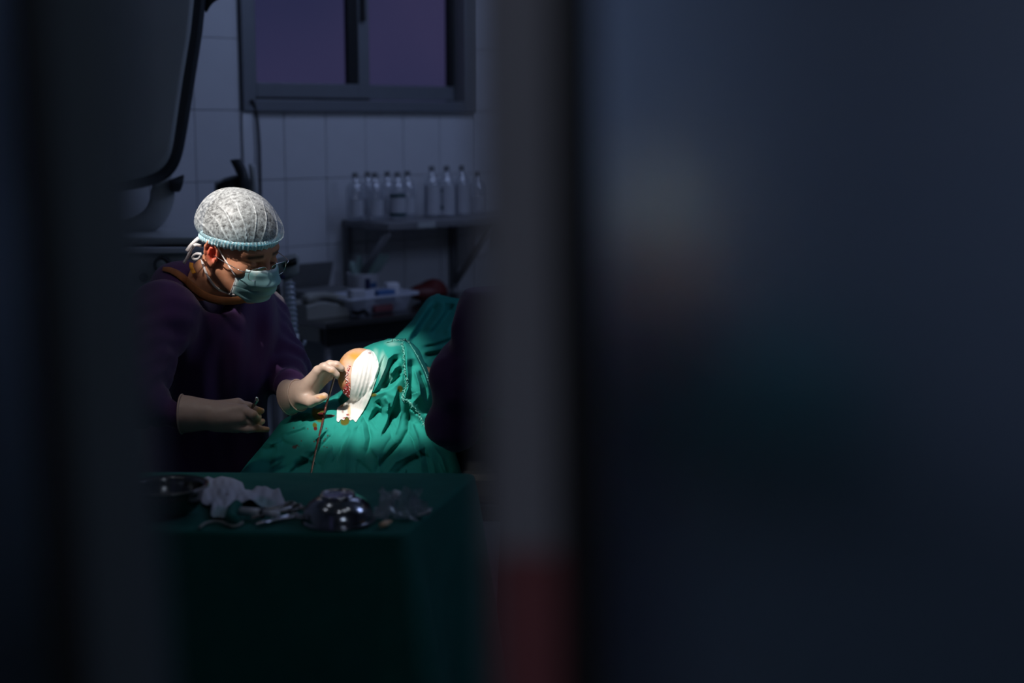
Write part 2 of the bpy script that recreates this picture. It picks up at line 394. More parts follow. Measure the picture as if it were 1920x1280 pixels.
for i in range(-8, 12):
    s0, s1 = S_0+TW*i, S_0+TW*(i+1)
    for j in range(-5, 6):
        z0, z1 = Z_0+TH*j, Z_0+TH*(j+1)
        if z1 > 2.95 or s0 < SL or s1 > SR: continue
        if s1 > ws0+.001 and s0 < ws1-.001 and z1 > wz0+.01 and z0 < wz1:       # cut round the window
            if s0 < ws0-.02: tile(s0, ws0, z0, z1)
            if s1 > ws1+.02: tile(ws1, s1, z0, z1)
            if z0 < wz0-.03: tile(max(s0, ws0), min(s1, ws1), z0, wz0)
            continue
        tile(s0, s1, z0, z1)
# the tiles beyond the view: real geometry, joined into one part
mt_ = MB()
for i in range(-14, 20):
    for j in range(-6, 6):
        s0, s1, z0, z1 = S_0+TW*i, S_0+TW*(i+1), max(.002, Z_0+TH*j), min(2.95, Z_0+TH*(j+1))
        if -8 <= i < 12 and j >= -5 and Z_0+TH*(j+1) <= 2.95 and s0 >= SL and s1 <= SR: continue
        if s1 < SL or s0 > SR or z1 <= z0: continue
        if s1 > ws0 and s0 < ws1 and z1 > wz0 and z0 < wz1: continue
        s0, s1 = max(s0, SL), min(s1, SR)
        mt_.box(wpt((s0+s1)/2, -.005, (z0+z1)/2), (s1-s0-.0022, .010, z1-z0-.0022), WAX)
tag(mt_.build('tile', M['tile'], wall, smooth=False), kind='stuff')
# window: outer frame, two sliding sashes, panes, latch
win = struct(bpy.data.objects.new('window_1', None)); COL.objects.link(win); win.location = Vector(wpt((ws0+ws1)/2, 0, wz0))
def px_s(px, py=150, n=0): return WS(px, py, n)[0]
fi0, fi1 = px_s(471, 100), px_s(866, 100); fz = WS(470, 186)[1]
fr = MB()
def fbar(mbx, s0, s1, n0, n1, z0, z1, bev=.004): mbx.box(wpt((s0+s1)/2, (n0+n1)/2, (z0+z1)/2), (s1-s0, n1-n0, z1-z0), WAX, bev)
fbar(fr, ws0, fi0, -.11, .022, wz0, wz1); fbar(fr, fi1, ws1, -.11, .022, wz0, wz1)
fbar(fr, fi0, fi1, -.11, .022, wz0, fz); fbar(fr, fi0, fi1, -.11, .022, wz1-.05, wz1)
fr.build('window_frame', M['alu'], win, smooth=False)
def sash(s0, s1, n, zbot, bl, br, bb):
    f = MB(); z1 = wz1-.05
    fbar(f, s0, s0+bl, n-.016, n+.016, zbot, z1, .003); fbar(f, s1-br, s1, n-.016, n+.016, zbot, z1, .003)
    fbar(f, s0+bl, s1-br, n-.016, n+.016, zbot, zbot+bb, .003); fbar(f, s0+bl, s1-br, n-.016, n+.016, z1-.04, z1, .003)
    o = f.build('sash', M['alu'], win, smooth=False)
    p = MB(); fbar(p, s0+bl, s1-br, n-.003, n+.003, zbot+bb, z1-.04, 0); p.build('pane', M['pane'], o, smooth=False)
    return o
n1, n2 = -.02, -.066
sa0, sa1 = fi0-.0, px_s(688, 100, n1); zr1 = WS(560, 156, n1)[1]
s_in = px_s(476, 100, n1)
sash(sa0, sa1, n1, fz+.008, max(.006, s_in-sa0), sa1-px_s(668, 100, n1), zr1-fz-.008)
sb0, sb1 = px_s(655, 100, n2), fi1+.0; zr2 = WS(770, 161, n2)[1]
sash(sb0, sb1, n2, fz+.004, .03, sb1-px_s(848, 100, n2), zr2-fz-.004)
g1 = MB(); fbar(g1, px_s(649, 100, n1), px_s(669, 100, n1), n1-.01, n1+.012, zr1, wz1-.09, 0); g1.build('rubber_seal', M['rubber'], win, smooth=False)
g2 = MB(); fbar(g2, px_s(838, 100, n2), px_s(849, 100, n2), n2-.01, n2+.018, zr2, wz1-.09, 0); g2.build('rubber_seal', M['rubber'], win, smooth=False)
g3 = MB(); fbar(g3, fi0, sa1, n1-.02, n1+.014, fz, fz+.008, 0); g3.build('sill_gap', M['rubber'], win, smooth=False)
lt = MB(); fbar(lt, px_s(675, 20), px_s(682, 20), -.004, .014, WS(679, 40)[1], WS(679, -20)[1], .003); lt.build('latch', M['black'], win, smooth=False)

# trunking strip and the black cable beside the window
tk0, tk1 = WS(454, 300)[0], WS(473, 300)[0]
tag(wbox(tk0, tk1, .002, .012, .9, wz0-.002, .003).build('cable_trunking', M['tile']), 'narrow white cable trunking running down tiled wall under the window corner', 'trunking')
pts = [wpt(*( [WS(472, 188, .03)[0], .03, WS(472, 188, .03)[1]]))]
for q in [(476, 196), (481, 215), (484, 240), (486, 270), (487, 310), (488, 360), (489, 420), (490, 480)]:
    s, z = WS(*q, .02); pts.append(wpt(s, .02, z))
tag(MB().tube(resample(pts, 40), .0055, 8).build('power_cable', M['rubber']), 'thin black cable hanging from the lower left corner of the window', 'cable')

# ================================================================== DOUBLE DOOR (out of focus, in front)
DY = .60
def X(px, Y=DY): return (px-960)/FPX*Y/math.cos(PITCH)
def leaf(num, xs, stm, pm, tilt):
    x0, x1, x2, x3 = xs      # stile edge at the gap, stile/gasket, gasket/pane, far side of the pane
    d = struct(bpy.data.objects.new('door_%d' % num, None)); COL.objects.link(d); d.location = ((x0+x3)/2, DY, .01)
    def slabx(name, a, b, y0, y1, z0, z1, m, bev, par=d):
        lo, hi = min(a, b), max(a, b); o = MB().box(((lo+hi)/2, (y0+y1)/2, (z0+z1)/2), (hi-lo, y1-y0, z1-z0), None, bev).build(name, m, par, smooth=False)
        for v in o.data.vertices: v.co.x += (v.co.z+.01-EYE+.13)*(-tilt)
        return o
    st = slabx('stile', x0, x1, DY-.02, DY+.02, .01, 2.2, stm, .003)
    slabx('rubber_gasket', x1, x2, DY-.022, DY+.016, .09, 2.12, M['rubber'], .002)
    slabx('frosted_pane', x2, x3, DY-.004, DY+.004, .09, 2.12, pm, 0)
    slabx('rail', x1, x3, DY-.02, DY+.02, 2.12, 2.2, stm, .003); slabx('rail', x1, x3, DY-.02, DY+.02, .01, .09, stm, .003)
    return d, st, slabx
d1, st1, sx1 = leaf(1, (X(268), X(150), X(90), -.66), M['doorsteel_shaded'], M['frost_shaded'], .024)
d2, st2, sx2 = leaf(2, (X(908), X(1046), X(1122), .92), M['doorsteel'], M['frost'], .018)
zt = P(980, 1035, DY-.02)[2]
tape = sx2('red_tape', X(930), X(1044), DY-.0225, DY-.02, zt-.16, zt, M['red'], 0, d2)

# ================================================================== EQUIPMENT BEHIND THE SURGEON
# large grey machine head hanging at the upper left
YM = 4.35
root = empty('imaging_machine', P(300, 330, YM), 'large grey medical machine head with dark rounded rim hanging at upper left', 'machine')
outl = [(60, -120), (392, -120), (388, -20), (380, 60), (366, 150), (352, 240), (343, 290), (331, 322), (308, 340), (270, 352), (200, 362), (60, 366)]
def relief(outline, Y, depth, name, m, par, inset=0.0, Yoff=0.0, n=140):
    pts = resample([*outline, outline[0]], n)[:-1]; c = pts.mean(0)
    def ringp(sc, y): return [P(*(c+(q-c)*sc), y) for q in pts]
    rings = [ringp(.93, Y-.012), ringp(.985, Y-.006), ringp(1, Y+.01), ringp(1, Y+depth-.02), ringp(.96, Y+depth)]
    k = len(pts); v = sum(rings, []); f = []
    for r in range(len(rings)-1):
        for i in range(k): f.append([r*k+i, r*k+(i+1) % k, (r+1)*k+(i+1) % k, (r+1)*k+i])
    f.append(list(range(k))[::-1]); f.append([(len(rings)-1)*k+i for i in range(k)])
    return obj(name, v, f, m, par)
relief(outl, YM, .10, 'rim', M['machine_dark'], root)
inn = [(60, -120), (372, -120), (366, -20), (358, 60), (343, 150), (330, 240), (322, 290), (308, 316), (285, 328), (240, 340), (180, 348), (60, 350)]
relief(inn, YM-.02, .05, 'cover', M['machine'], root)
tipp = [(388, -120), (470, -120), (440, -20), (418, -4), (402, 2), (392, 14), (386, 30), (380, 0)]
relief(tipp, YM+.03, .06, 'upper_arm', M['machine_dark'], root, n=60)
relief([(316, 338), (346, 326), (343, 346), (338, 360), (320, 360)], YM+.005, .06, 'latch', M['machine_dark'], root, n=40)
arm = [(300, 325), (306, 350), (303, 378), (294, 400), (278, 416), (255, 427), (228, 434), (180, 440)]
MB().tube([P(x, y, YM+.05) for x, y in resample(arm, 24)], [.034]*4+[.038]*20, 14, .7).build('curved_arm', M['machine'], root)

# anaesthesia cabinet at the left
YC = 4.15
root = empty('equipment_cabinet', P(270, 900, YC+.2), 'dark grey equipment cabinet with slot and round dial behind the surgeon shoulder', 'cabinet')
root.location.z = 0
pa, pb = P(200, 462, YC), P(372, 462, YC); zc = pa[2]
def cbox(name, xa, xb, y0, y1, z0, z1, m, bev=.004, par=None): return MB().box(((xa+xb)/2, (y0+y1)/2, (z0+z1)/2), (xb-xa, y1-y0, z1-z0), None, bev).build(name, m, par or root, smooth=False)
cbox('body', pa[0]-.1, pb[0], YC, YC+.38, .06, zc-.012, M['machine'])
cbox('slot', pa[0], P(364, 0, YC)[0], YC-.002, YC+.1, zc-.011, zc+.004, M['black'], 0)
ztop = P(300, 436, YC)[2]
cbox('top', pa[0]-.1, P(362, 0, YC)[0], YC+.01, YC+.38, zc+.004, zc+.026, M['machine'], .006)
cbox('front_lip', pa[0]-.1, P(369, 0, YC)[0], YC-.012, YC+.002, P(0, 474, YC)[2], P(0, 463, YC)[2], M['white'], .003)
dc = P(305, 496, YC-.004); AXY = [(1, 0, 0), (0, 0, 1), (0, -1, 0)]
dl = MB().lathe(dc, [(.0, .0), (.025, 0), (.027, .006), (.025, .016), (.018, .018), (.017, .012), (.006, .012), (.0, .012)], 28, AXY).build('dial', M['black'], root)
MB().lathe(dc+np.array([0, -.010, 0]), [(.016, 0), (.016, .006), (.010, .008), (0, .008)], 20, AXY).build('dial_cap', M['machine'], dl)
MB().lathe(P(268, 520, YC-.004), [(0, .008), (.012, .008), (.014, 0)], 20, AXY).build('knob', M['black'], root)

# dark monitor with a lifting handle behind the cap
YB = 4.7
root = empty('patient_monitor', P(435, 420, YB), 'dark monitor with grey rim and slanted carrying handle above the white cap', 'monitor')
relief([(402, 342), (418, 334), (440, 328), (450, 326), (456, 340), (462, 460), (402, 460)], YB+.02, .1, 'housing', M['machine'], root, n=60)
relief([(406, 345), (420, 338), (442, 332), (449, 334), (452, 350), (456, 450), (406, 450)], YB+.004, .03, 'screen', M['black'], root, n=60)
relief([(431, 300), (440, 298), (452, 297), (458, 308), (464, 322), (469, 340), (470, 380), (452, 380), (448, 335), (440, 318)], YB-.01, .04, 'handle', M['machine_dark'], root, n=60)
relief([(466, 307), (479, 305), (482, 330), (486, 372), (487, 470), (470, 470), (469, 340)], YB+.02, .05, 'post', M['machine'], root, n=60)

# pump column to the right of the face, with its hose and the black rail
YI = 4.3
root = empty('infusion_pump', P(545, 560, YI+.05), 'grey infusion pump box with dark display on a column beside the masked face', 'medical pump')
root.location.z = 0
relief([(520, 484), (540, 477), (558, 474), (561, 480), (561, 512), (552, 518), (520, 524)], YI, .09, 'pump_body', M['machine'], root, n=60)
relief([(527, 492), (556, 482), (557, 496), (529, 503)], YI-.016, .02, 'display', M['black'], root, n=40)
MB().tube([P(539, y, YI+.03) for y in (515, 560, 620, 700, 800)]+[(P(539, 800, YI+.03)[0], YI+.03, .06)], .014, 12).build('column', M['machine'], root)
MB().box((P(539, 800, YI+.03)[0], YI+.03, .035), (.34, .34, .05), None, .015).build('foot', M['machine'], root, smooth=False)
MB().lathe(P(530, 519, YI-.02), [(0, .012), (.007, .012), (.008, 0)], 14, AXY).build('indicator_knob', M['navy'], root)
hz = empty('breathing_hose', P(548, 660, YI-.1), 'clear corrugated breathing hose hanging below the grey pump box', 'hose')
hp = resample([P(x, y, YI-.06-.0006*(y-520)) for x, y in [(543, 530), (545, 560), (548, 600), (549, 630), (547, 655), (552, 685), (562, 715), (572, 750)]], 90)
MB().tube(hp, [.0155+.0022*math.sin(i*1.6) for i in range(90)], 12).build('hose_wall', M['tubeclear'], hz)
MB().lathe(P(548, 634, YI-.135), [(.017, -.012), (.021, -.01), (.021, .012), (.017, .014)], 20).build('connector', M['white'], hz)
MB().tube([P(560, 628, YI-.1)+np.array([.018*math.cos(a), .012*math.sin(a), .01*math.cos(2*a)-.03]) for a in np.linspace(0, 6.28, 30)], .006, 8).build('coiled_loop', M['tubeclear'], hz)
rl = MB(); a, b = P(519, 545, 4.05), P(536, 622, 4.05)
rl.tube([P(516, 525, 4.05), a, b, P(538, 640, 4.05), np.array([P(538, 640, 4.05)[0]+.03, 4.05, .02])], .011, 8, .8)
tag(rl.build('black_rail', M['black']), 'slanted black metal rail standing between the surgeon and the clear hose', 'rail')

# ------------------------------------------------ bracket shelf with bottles
sz = WS(648, 411)[1]; sp1, sp2 = WS(648, 440)[0], WS(845, 440)[0]
SHD = .30
root = empty('wall_shelf', wpt((sp1+sp2)/2, SHD/2, sz-.5), 'dark metal bracket shelf on tiled wall carrying clear bottles', 'shelf')
se0, se1 = WS(640, 411)[0], WS(1010, 411)[0]
wbox(se0, se1, .004, SHD, sz-.026, sz, .003).build('shelf_board', M['shelfmetal'], root, smooth=False)
wbox(WS(782, 410, SHD)[0], WS(815, 410, SHD)[0], SHD, SHD+.004, sz-.024, sz-.002, .0).build('name_strip', M['machine'], root, smooth=False)
zpb = WS(648, 560)[1]
for s in (sp1, sp2, sp2+(sp2-sp1)*1.02):
    br = wbox(s-.014, s+.014, .004, .028, zpb, sz-.026, .002).build('bracket_post', M['shelfmetal'], root, smooth=False)
    MB().tube([wpt(s, .03, zpb+.03), wpt(s, SHD-.02, sz-.03)], .017, 6, .8).build('bracket_strut', M['shelfmetal'], br)
def on_shelf(px, n):
    s = WS(px, 400, n)[0]; return s, n
BOT = [(0, 0), (.030, 0), (.0345, .004), (.0345, .012), (.0335, .02), (.0345, .03), (.0345, .118), (.030, .132), (.020, .146), (.0125, .152), (.0125, .166), (.0, .166)]
def bottle(px, n, label, lab, h=1.0, r=1.0):
    s, n = on_shelf(px, n); b = np.array(wpt(s, n, sz+.001))
    root = empty('saline_bottle', b, label, 'bottle', 'clear bottles on the wall shelf')
    MB().lathe(b, [(a*r, z*h) for a, z in BOT], 22).build('bottle_body', M['clear'], root)
    MB().lathe(b, [(0, .004), (.031*r, .006), (.031*r, .085*h), (0, .0852*h)], 18).build('liquid', M['fluid'], root)
    MB().lathe(b, [(.0105, .165*h), (.0115, .166*h), (.0115, .180*h), (.009, .183*h), (0, .183*h)], 16).build('bottle_cap', M['grey'], root)
    def arc(z0, z1, w, m, off=.0006, th0=None, nm='bottle_label'):
        th = math.atan2(-b[1], -b[0]) if th0 is None else th0
        k = 10; rr = .0345*r+off; v = []
        for z in (z0, z1):
            for i in range(k+1):
                t = th-w/2+w*i/k; v.append((b[0]+rr*math.cos(t), b[1]+rr*math.sin(t), b[2]+z*h))
        return obj(nm, v, [[i, i+1, k+2+i, k+1+i] for i in range(k)], m, root)
    lab(arc, math.atan2(-b[1], -b[0])); return root
def lab_plain(arc, th): arc(.02, .082, 1.5, M['label'], th0=th+.2)
def lab_band(arc, th):
    arc(.02, .10, 2.0, M['label']); arc(.088, .101, 2.1, M['tealp'], .0012, nm='label_band'); arc(.016, .029, 2.1, M['tealp'], .0012, nm='label_band')
def lab_stripe(arc, th): arc(.012, .115, 2.4, M['label'], .0006, th+.45); arc(.012, .115, .18, M['navy'], .0012, th-.72, 'label_band')
def lab_dots(arc, th):
    arc(.01, .115, 2.4, M['label'], .0006, th+.3); arc(.092, .103, .3, M['tealp'], .0012, th-.55, 'label_band'); arc(.028, .042, .34, M['tealp'], .0012, th-.55, 'label_band'); arc(.042, .092, .08, M['tealp'], .0012, th-.55, 'label_band')
bottle(667, .12, 'clear bottle with pale square label at the left end of the shelf', lab_plain)
bottle(690, .07, 'clear bottle half hidden behind the second front bottle on the shelf', lab_plain)
bottle(704, .16, 'clear pale-labelled bottle standing between the left end bottle and the teal-banded one', lab_plain)
bottle(727, .08, 'clear bottle peeking out just left behind the teal-banded bottle', lab_plain)
bottle(746, .18, 'clear bottle with two dark teal bands across its label', lab_band)
bottle(765, .10, 'clear bottle right behind the teal-banded bottle, before the gap', lab_plain)
bottle(810, .15, 'taller clear bottle with one dark stripe beside its label, right of the gap', lab_stripe, 1.1)
bottle(838, .17, 'taller clear bottle with two dark spots joined by a line', lab_dots, 1.1)
bottle(867, .17, 'taller clear bottle with dark stripe standing next to the door edge side', lab_stripe, 1.1)
bottle(898, .15, 'last clear bottle on the shelf, blurred beside the door edge', lab_plain, .95)
# white sack hanging from the shelf end
s, z = WS(900, 440, .12); bz = np.array(wpt(s, .12, sz-.026))
v = []; k = 18
for i, (w, zz) in enumerate([(.05, 0), (.07, -.03), (.085, -.08), (.08, -.12), (.05, -.145), (.01, -.15)]):
    for j in range(k):
        t = 2*math.pi*j/k; q = WD*math.cos(t)*w*.7+WN*math.sin(t)*w*.35*(1+.15*math.sin(5*t+i)); v.append(bz+np.array([q[0], q[1], zz]))
tag(obj('hanging_bag', v, [[i*k+j, i*k+(j+1) % k, (i+1)*k+(j+1) % k, (i+1)*k+j] for i in range(5) for j in range(k)], M['white']), 'pale plastic bag hanging under the right end of the shelf', 'bag')

# ------------------------------------------------ counter with phone, box, basket
CD = .46
cs0, cz = WS(612, 606, CD)
cs1 = cs0+1.5
root = empty('steel_trolley', wpt((cs0+cs1)/2, CD/2, 0), 'steel side table with dark drawer front against the tiled wall', 'table')
wbox(cs0, cs1, .04, CD, cz-.022, cz, .004).build('tabletop', M['steel_dark'], root, smooth=False)
wbox(cs0+.01, cs1-.01, CD-.05, CD-.012, cz-.085, cz-.022, .003).build('drawer_front', M['black'], root, smooth=False)
wbox(cs0+.004, cs0+.03, .06, CD-.05, cz-.075, cz-.022, .003).build('side_panel', M['beige'], root, smooth=False)
for s in (cs0+.03, cs1-.03):
    for n in (.07, CD-.04): MB().tube([wpt(s, n, 0), wpt(s, n, cz-.022)], .014, 10).build('leg', M['shelfmetal'], root)
MB().tube([wpt(cs0+.03, .07, .18), wpt(cs1-.03, .07, cz-.2)], .007, 8).build('cross_brace', M['shelfmetal'], root)
def WZ(px, py, z=None):           # point of the table top seen at a pixel, in wall coordinates
    q = PZ(px, py, z if z else cz); d = q[:2]-W0; return float(d @ WD), float(d @ WN)
# telephone
s, n = WZ(597, 592); n = min(max(n, .12), CD-.1)
AX = WAX
root = empty('telephone', wpt(s, n, cz), 'beige desk telephone with curved handset on the left end of the side table', 'telephone')
ph = []
for i in range(13):
    t = i/12; ph.append((-.095+.19*t, .050-.028*t*t+.012*math.sin(math.pi*t)))
v = []; 
for (a, h) in ph:
    for (bb, zz) in ((-.07, 0), (-.07, h-.006), (-.062, h), (.062, h), (.07, h-.006), (.07, 0)): v.append(wpt(s+a, n+bb, cz+.001+zz))
f = [[i*6+j, i*6+(j+1) % 6, (i+1)*6+(j+1) % 6, (i+1)*6+j] for i in range(12) for j in range(6)]+[[0, 1, 2, 3, 4, 5][::-1], [72+j for j in range(6)]]
obj('phone_base', v, f, M['beige'], root, smooth=False)
hs = [wpt(s-.09+.2*t, n+.045, cz+.068-.035*t*t+.018*math.sin(math.pi*t)) for t in np.linspace(0, 1, 14)]
MB().tube(hs, [.022, .022, .021, .016, .014, .013, .013, .013, .013, .014, .016, .021, .022, .020], 12).build('handset', M['beige'], root)
wbox(s+.01, s+.075, n-.04, n+.02, cz+.045, cz+.052, .002).build('keypad', M['black'], root, smooth=False)
MB().tube(resample([wpt(s+.09, n+.06, cz+.02), wpt(s+.10, n+.10, cz+.010), wpt(s+.12, n+.12, cz+.02), wpt(s+.11, n+.15, cz+.009)], 24), .008, 8).build('coiled_cord', M['black'], root)
# grey translucent box behind the phone
s, n = WS(612, 580, .14)[0], .14
root = empty('grey_box', wpt(s, n, cz), 'open grey card box standing behind the telephone', 'box')
wbox(s-.12, s+.10, n-.08, n+.06, cz+.001, cz+.075, .003).build('box_body', M['grey'], root, smooth=False)
MB().box(wpt(s-.01, n-.095, cz+.12), (.20, .006, .10), [(WD[0], WD[1], 0), (WN[0]*.95, WN[1]*.95, -.31), (WN[0]*.31, WN[1]*.31, .95)], .002).build('lid', M['grey'], root, smooth=False)
# basket
s0b, _ = WS(640, 580, .34); s1b, _ = WS(768, 560, .34)
nb0, nb1 = .22, .39; zb_ = cz+.001
root = empty('plastic_basket', wpt((s0b+s1b)/2, .3, zb_), 'milky white plastic basket full of packets on the steel side table', 'basket')
def rrect(s0, s1, n0, n1, z, r=.03, k=6):
    out = []
    for cx, cy, a0 in ((s1-r, n1-r, 0), (s0+r, n1-r, 90), (s0+r, n0+r, 180), (s1-r, n0+r, 270)):
        for i in range(k+1): a = math.radians(a0+90*i/k); out.append(wpt(cx+r*math.cos(a), cy+r*math.sin(a), z))
    return out
hB = .066
rings = [rrect(s0b+.025, s1b-.025, nb0+.02, nb1-.02, zb_), rrect(s0b+.008, s1b-.008, nb0+.006, nb1-.006, zb_+hB*.85), rrect(s0b, s1b, nb0, nb1, zb_+hB), rrect(s0b-.012, s1b+.012, nb0-.012, nb1+.012, zb_+hB+.002), rrect(s0b-.012, s1b+.012, nb0-.012, nb1+.012, zb_+hB-.008)]
k = len(rings[0]); f = [[r*k+i, r*k+(i+1) % k, (r+1)*k+(i+1) % k, (r+1)*k+i] for r in range(4) for i in range(k)]+[list(range(k))[::-1]]
obj('basket_wall', sum(rings, []), f, M['basket'], root)
def packet(px, dn, z0, size, m, label, rot=0.0):
    s = WS(px, 570, dn)[0]; c = np.array(wpt(s, dn, z0+size[2]/2)); ca, sa = math.cos(rot), math.sin(rot)
    ax = [(WD[0]*ca+WN[0]*sa, WD[1]*ca+WN[1]*sa, 0), (-WD[0]*sa+WN[0]*ca, -WD[1]*sa+WN[1]*ca, 0), (0, 0, 1)]
    o = MB().box(c, size, ax, .006).build('packet', m); return tag(o, label, 'packet', 'packets in the plastic basket')
packet(722, .36, zb_+.032, (.075, .03, .05), M['blue'], 'blue packet showing through the basket wall, upper right', .1)
packet(716, .37, zb_+.004, (.09, .03, .026), M['red'], 'dark red packet at the bottom of the plastic basket', -.05)
packet(735, .28, zb_+.02, (.05, .05, .075), M['white'], 'white packet poking out over the basket rim', .4)
packet(668, .33, zb_+.02, (.055, .05, .07), M['label'], 'pale packet at the left inside the plastic basket', .2)
# white tub with dark label and gloves poking out
s, n = WS(681, 535, .10)[0], .10; z0 = cz+.02; b = np.array(wpt(s, n, cz+.001)); rt = .062; ht = WS(681, 515, .16)[1]-cz-.001
root = empty('white_tub', b, 'white tub with dark blue printed label behind the plastic basket', 'tub')
MB().lathe(b, [(0, 0), (rt*.92, 0), (rt*.95, .01), (rt, ht*.96), (rt*1.04, ht), (rt*.97, ht), (rt*.9, .015), (0, .015)], 28).build('tub_wall', M['white'], root)
def tarc(nm, z0, z1, off, w, m):
    th = math.atan2(-b[1], -b[0])+off; kk = 8; v = []
    for z in (z0, z1):
        for i in range(kk+1):
            t = th-w/2+w*i/kk; rr = rt*(.95+.05*z/ht)+.0012; v.append((b[0]+rr*math.cos(t), b[1]+rr*math.sin(t), b[2]+z))
    obj(nm, v, [[i, i+1, kk+2+i, kk+1+i] for i in range(kk)], m, root)
tarc('label_bar', .03, ht*.86, .28, .34, M['navy']); tarc('label_cross', ht*.55, ht*.72, .72, .5, M['blue']); tarc('label_print', .05, ht*.85, -.42, .12, M['machine'])
for i, (dx, tilt, h) in enumerate([(-.02, -.5, .07), (-.008, -.15, .085), (.004, .25, .075), (.018, .55, .10), (.028, .8, .105)]):
    p0 = b+np.array([WD[0]*dx, WD[1]*dx, ht-.03]); d = np.array([math.sin(tilt*.9), .1*i-.2, 1.0]); d /= np.linalg.norm(d)
    pts = [p0, p0+d*h*.5, p0+d*h*.9+np.array([.004, 0, 0]), p0+d*(h+.02)+np.array([.008, 0, -.004])]
    tag(MB().tube(resample(pts, 10), [.008, .013, .016, .015, .017, .018, .016, .015, .011, .004], 8, .6).build('folded_glove', M['tissue']),
        ['leftmost', 'second from left', 'middle', 'fourth from left, taller', 'rightmost, most tilted'][i]+' pale green glove roll sticking out of the white tub', 'glove', 'glove rolls in the white tub')
# dark red bag at the right
s, n = WS(803, 565, .22)[0], .22; b = np.array(wpt(s, n, cz))
def bagf(p):
    q = p-b; a = q[:, :2] @ WD; c = q[:, :2] @ WN
    L = np.stack([a, c, q[:, 2]], 1).astype(np.float32)
    return smin(sd_ell(L, (0, 0, .035), (.085, .06, .036)), sd_ell(L, (.03, -.01, .055), (.04, .045, .03)), .02)+pnoise(L, 60, 3)*.004
v, f = nets(bagf, b-.13, b+np.array([.13, .13, .11]), .006); v[:, 2] = np.maximum(v[:, 2], cz+.001)
tag(obj('red_bag', v, f, M['redbag']), 'dark red bag lying on the side table right of the basket', 'bag')

# ================================================================== PATIENT, BED, DRAPES
BED = .77
bx, by = .15, 3.75
root = empty('operating_table', (bx+.15, 3.76, 0), 'operating table on a central column hidden under the green drapes', 'operating table')
MB().box((bx+.15, 3.76, BED-.04), (1.3, .5, .08), None, .02).build('mattress', M['black'], root, smooth=False)
MB().box((bx+.15, 3.76, BED-.11), (1.28, .46, .05), None, .008).build('table_frame', M['steel'], root, smooth=False)
MB().box((bx+.15, 3.76, .38), (.22, .2, .62), None, .02).build('column', M['steel'], root, smooth=False)
MB().box((bx+.15, 3.76, .05), (.8, .42, .1), None, .03).build('base', M['machine'], root, smooth=False)

# patient: one continuous leg with a flexed knee, thigh, hips and trunk under the cloth
KC = P(678, 704, 3.352)
Rk = np.array([[math.cos(.28), 0, math.sin(.28)], [0, 1, 0], [-math.sin(.28), 0, math.cos(.28)]])
hip = KC+np.array([.36, .60, -.19]); foot = KC+np.array([.06, .10, -.36])
def legf(p):
    d = sd_ell(p, KC, (.058, .062, .067), Rk)
    d = smin(d, sd_cone(p, KC+np.array([.045, .04, -.012]), hip, .046, .06), .02)
    d = smin(d, sd_cone(p, KC+np.array([.03, .045, -.03]), foot, .042, .035), .02)
    d = smin(d, sd_ell(p, hip+np.array([.16, -.12, .02]), (.17, .16, .11)), .05)
    d = smin(d, sd_ell(p, hip+np.array([.46, -.16, .03]), (.26, .17, .12)), .05)
    return d
v, f = nets(legf, KC+np.array([-.1, -.12, -.42]), hip+np.array([.72, .22, .32]), .02)
# fine knee cap joined to the coarse leg mesh where they overlap inside the drape
def px_of(v):
    q = v-np.array([0, 0, EYE]); fw = q[:, 1]*math.cos(PITCH)-q[:, 2]*math.sin(PITCH); up = q[:, 1]*math.sin(PITCH)+q[:, 2]*math.cos(PITCH)
    return np.stack([960+FPX*q[:, 0]/fw, 640-FPX*up/fw], 1)
v, f = nets(legf, KC+np.array([-.1, -.12, -.42]), hip+np.array([.72, .22, .32]), .0055)
pp = px_of(v)
d1_, _, r1_ = dpoly(pp, [(655, 683), (650, 700), (653, 718), (650, 735), (652, 745)])
nz = pnoise(v, 240, 7)
wound = np.clip(1.15-d1_/(5+12*np.clip(r1_-.35, 0, 1))+nz*.35, 0, 1)*np.clip((pp[:, 1]-676)/10, 0, 1)
wound = wound*(.25+.75*np.clip((pp[:, 1]-695)/30, 0, 1))
iod = np.clip(.9-np.hypot((pp[:, 0]-668)/26, (pp[:, 1]-668)/13)+nz*.2, 0, 1)+np.clip(.55-np.abs(pp[:, 0]-638)/16+nz*.15, 0, 1)+.25
pale = np.clip(1.1-np.hypot((pp[:, 0]-654)/12, (pp[:, 1]-700)/25)+nz*.4, 0, 1)*.7
front = (v[:, 1] < KC[1]+.03)
pat = tag(obj('patient', v, f, M['flesh'], attrs={'wound': wound*front, 'iodine': np.clip(iod, 0, 1), 'pale': pale*front}),
          'person lying under green drapes, only a bare iodine-stained knee with a sutured wound showing', 'person')
bvk = BVHTree.FromPolygons([Vector(q) for q in v], f.tolist())
CO = Vector((0, 0, EYE))
def cast(bv, px, py, off=0.0):
    r = Vector(ray(px, py)).normalized(); h = bv.ray_cast(CO, r)
    if h[0] is None: return None
    return np.array(h[0]-r*off)
# suture beads and raw tissue along the wound: a countless cluster, one part
mbs = MB(); mbt = MB()
for i in range(46):
    t = i/45; x = np.interp(t, [0, .3, .55, .8, 1], [655, 649, 653, 649, 652])+random.uniform(-2.2, 2.2)*(1+2*t); y = 684+62*t
    h = cast(bvk, x, y, .0008)
    if h is None: continue
    r = random.uniform(.0011, .0021)
    bm_ = (mbs if random.random() < .5 else mbt)
    bm_.lathe(h, [(0, -r), (r*.8, -r*.6), (r, 0), (r*.8, r*.6), (0, r)], 7)
tag(mbs.build('sutures', M['suture'], pat), 'pale suture beads along the wound', kind='stuff'); tag(mbt.build('wound_tissue', M['wound'], pat), 'dark red beads of wound tissue', kind='stuff')

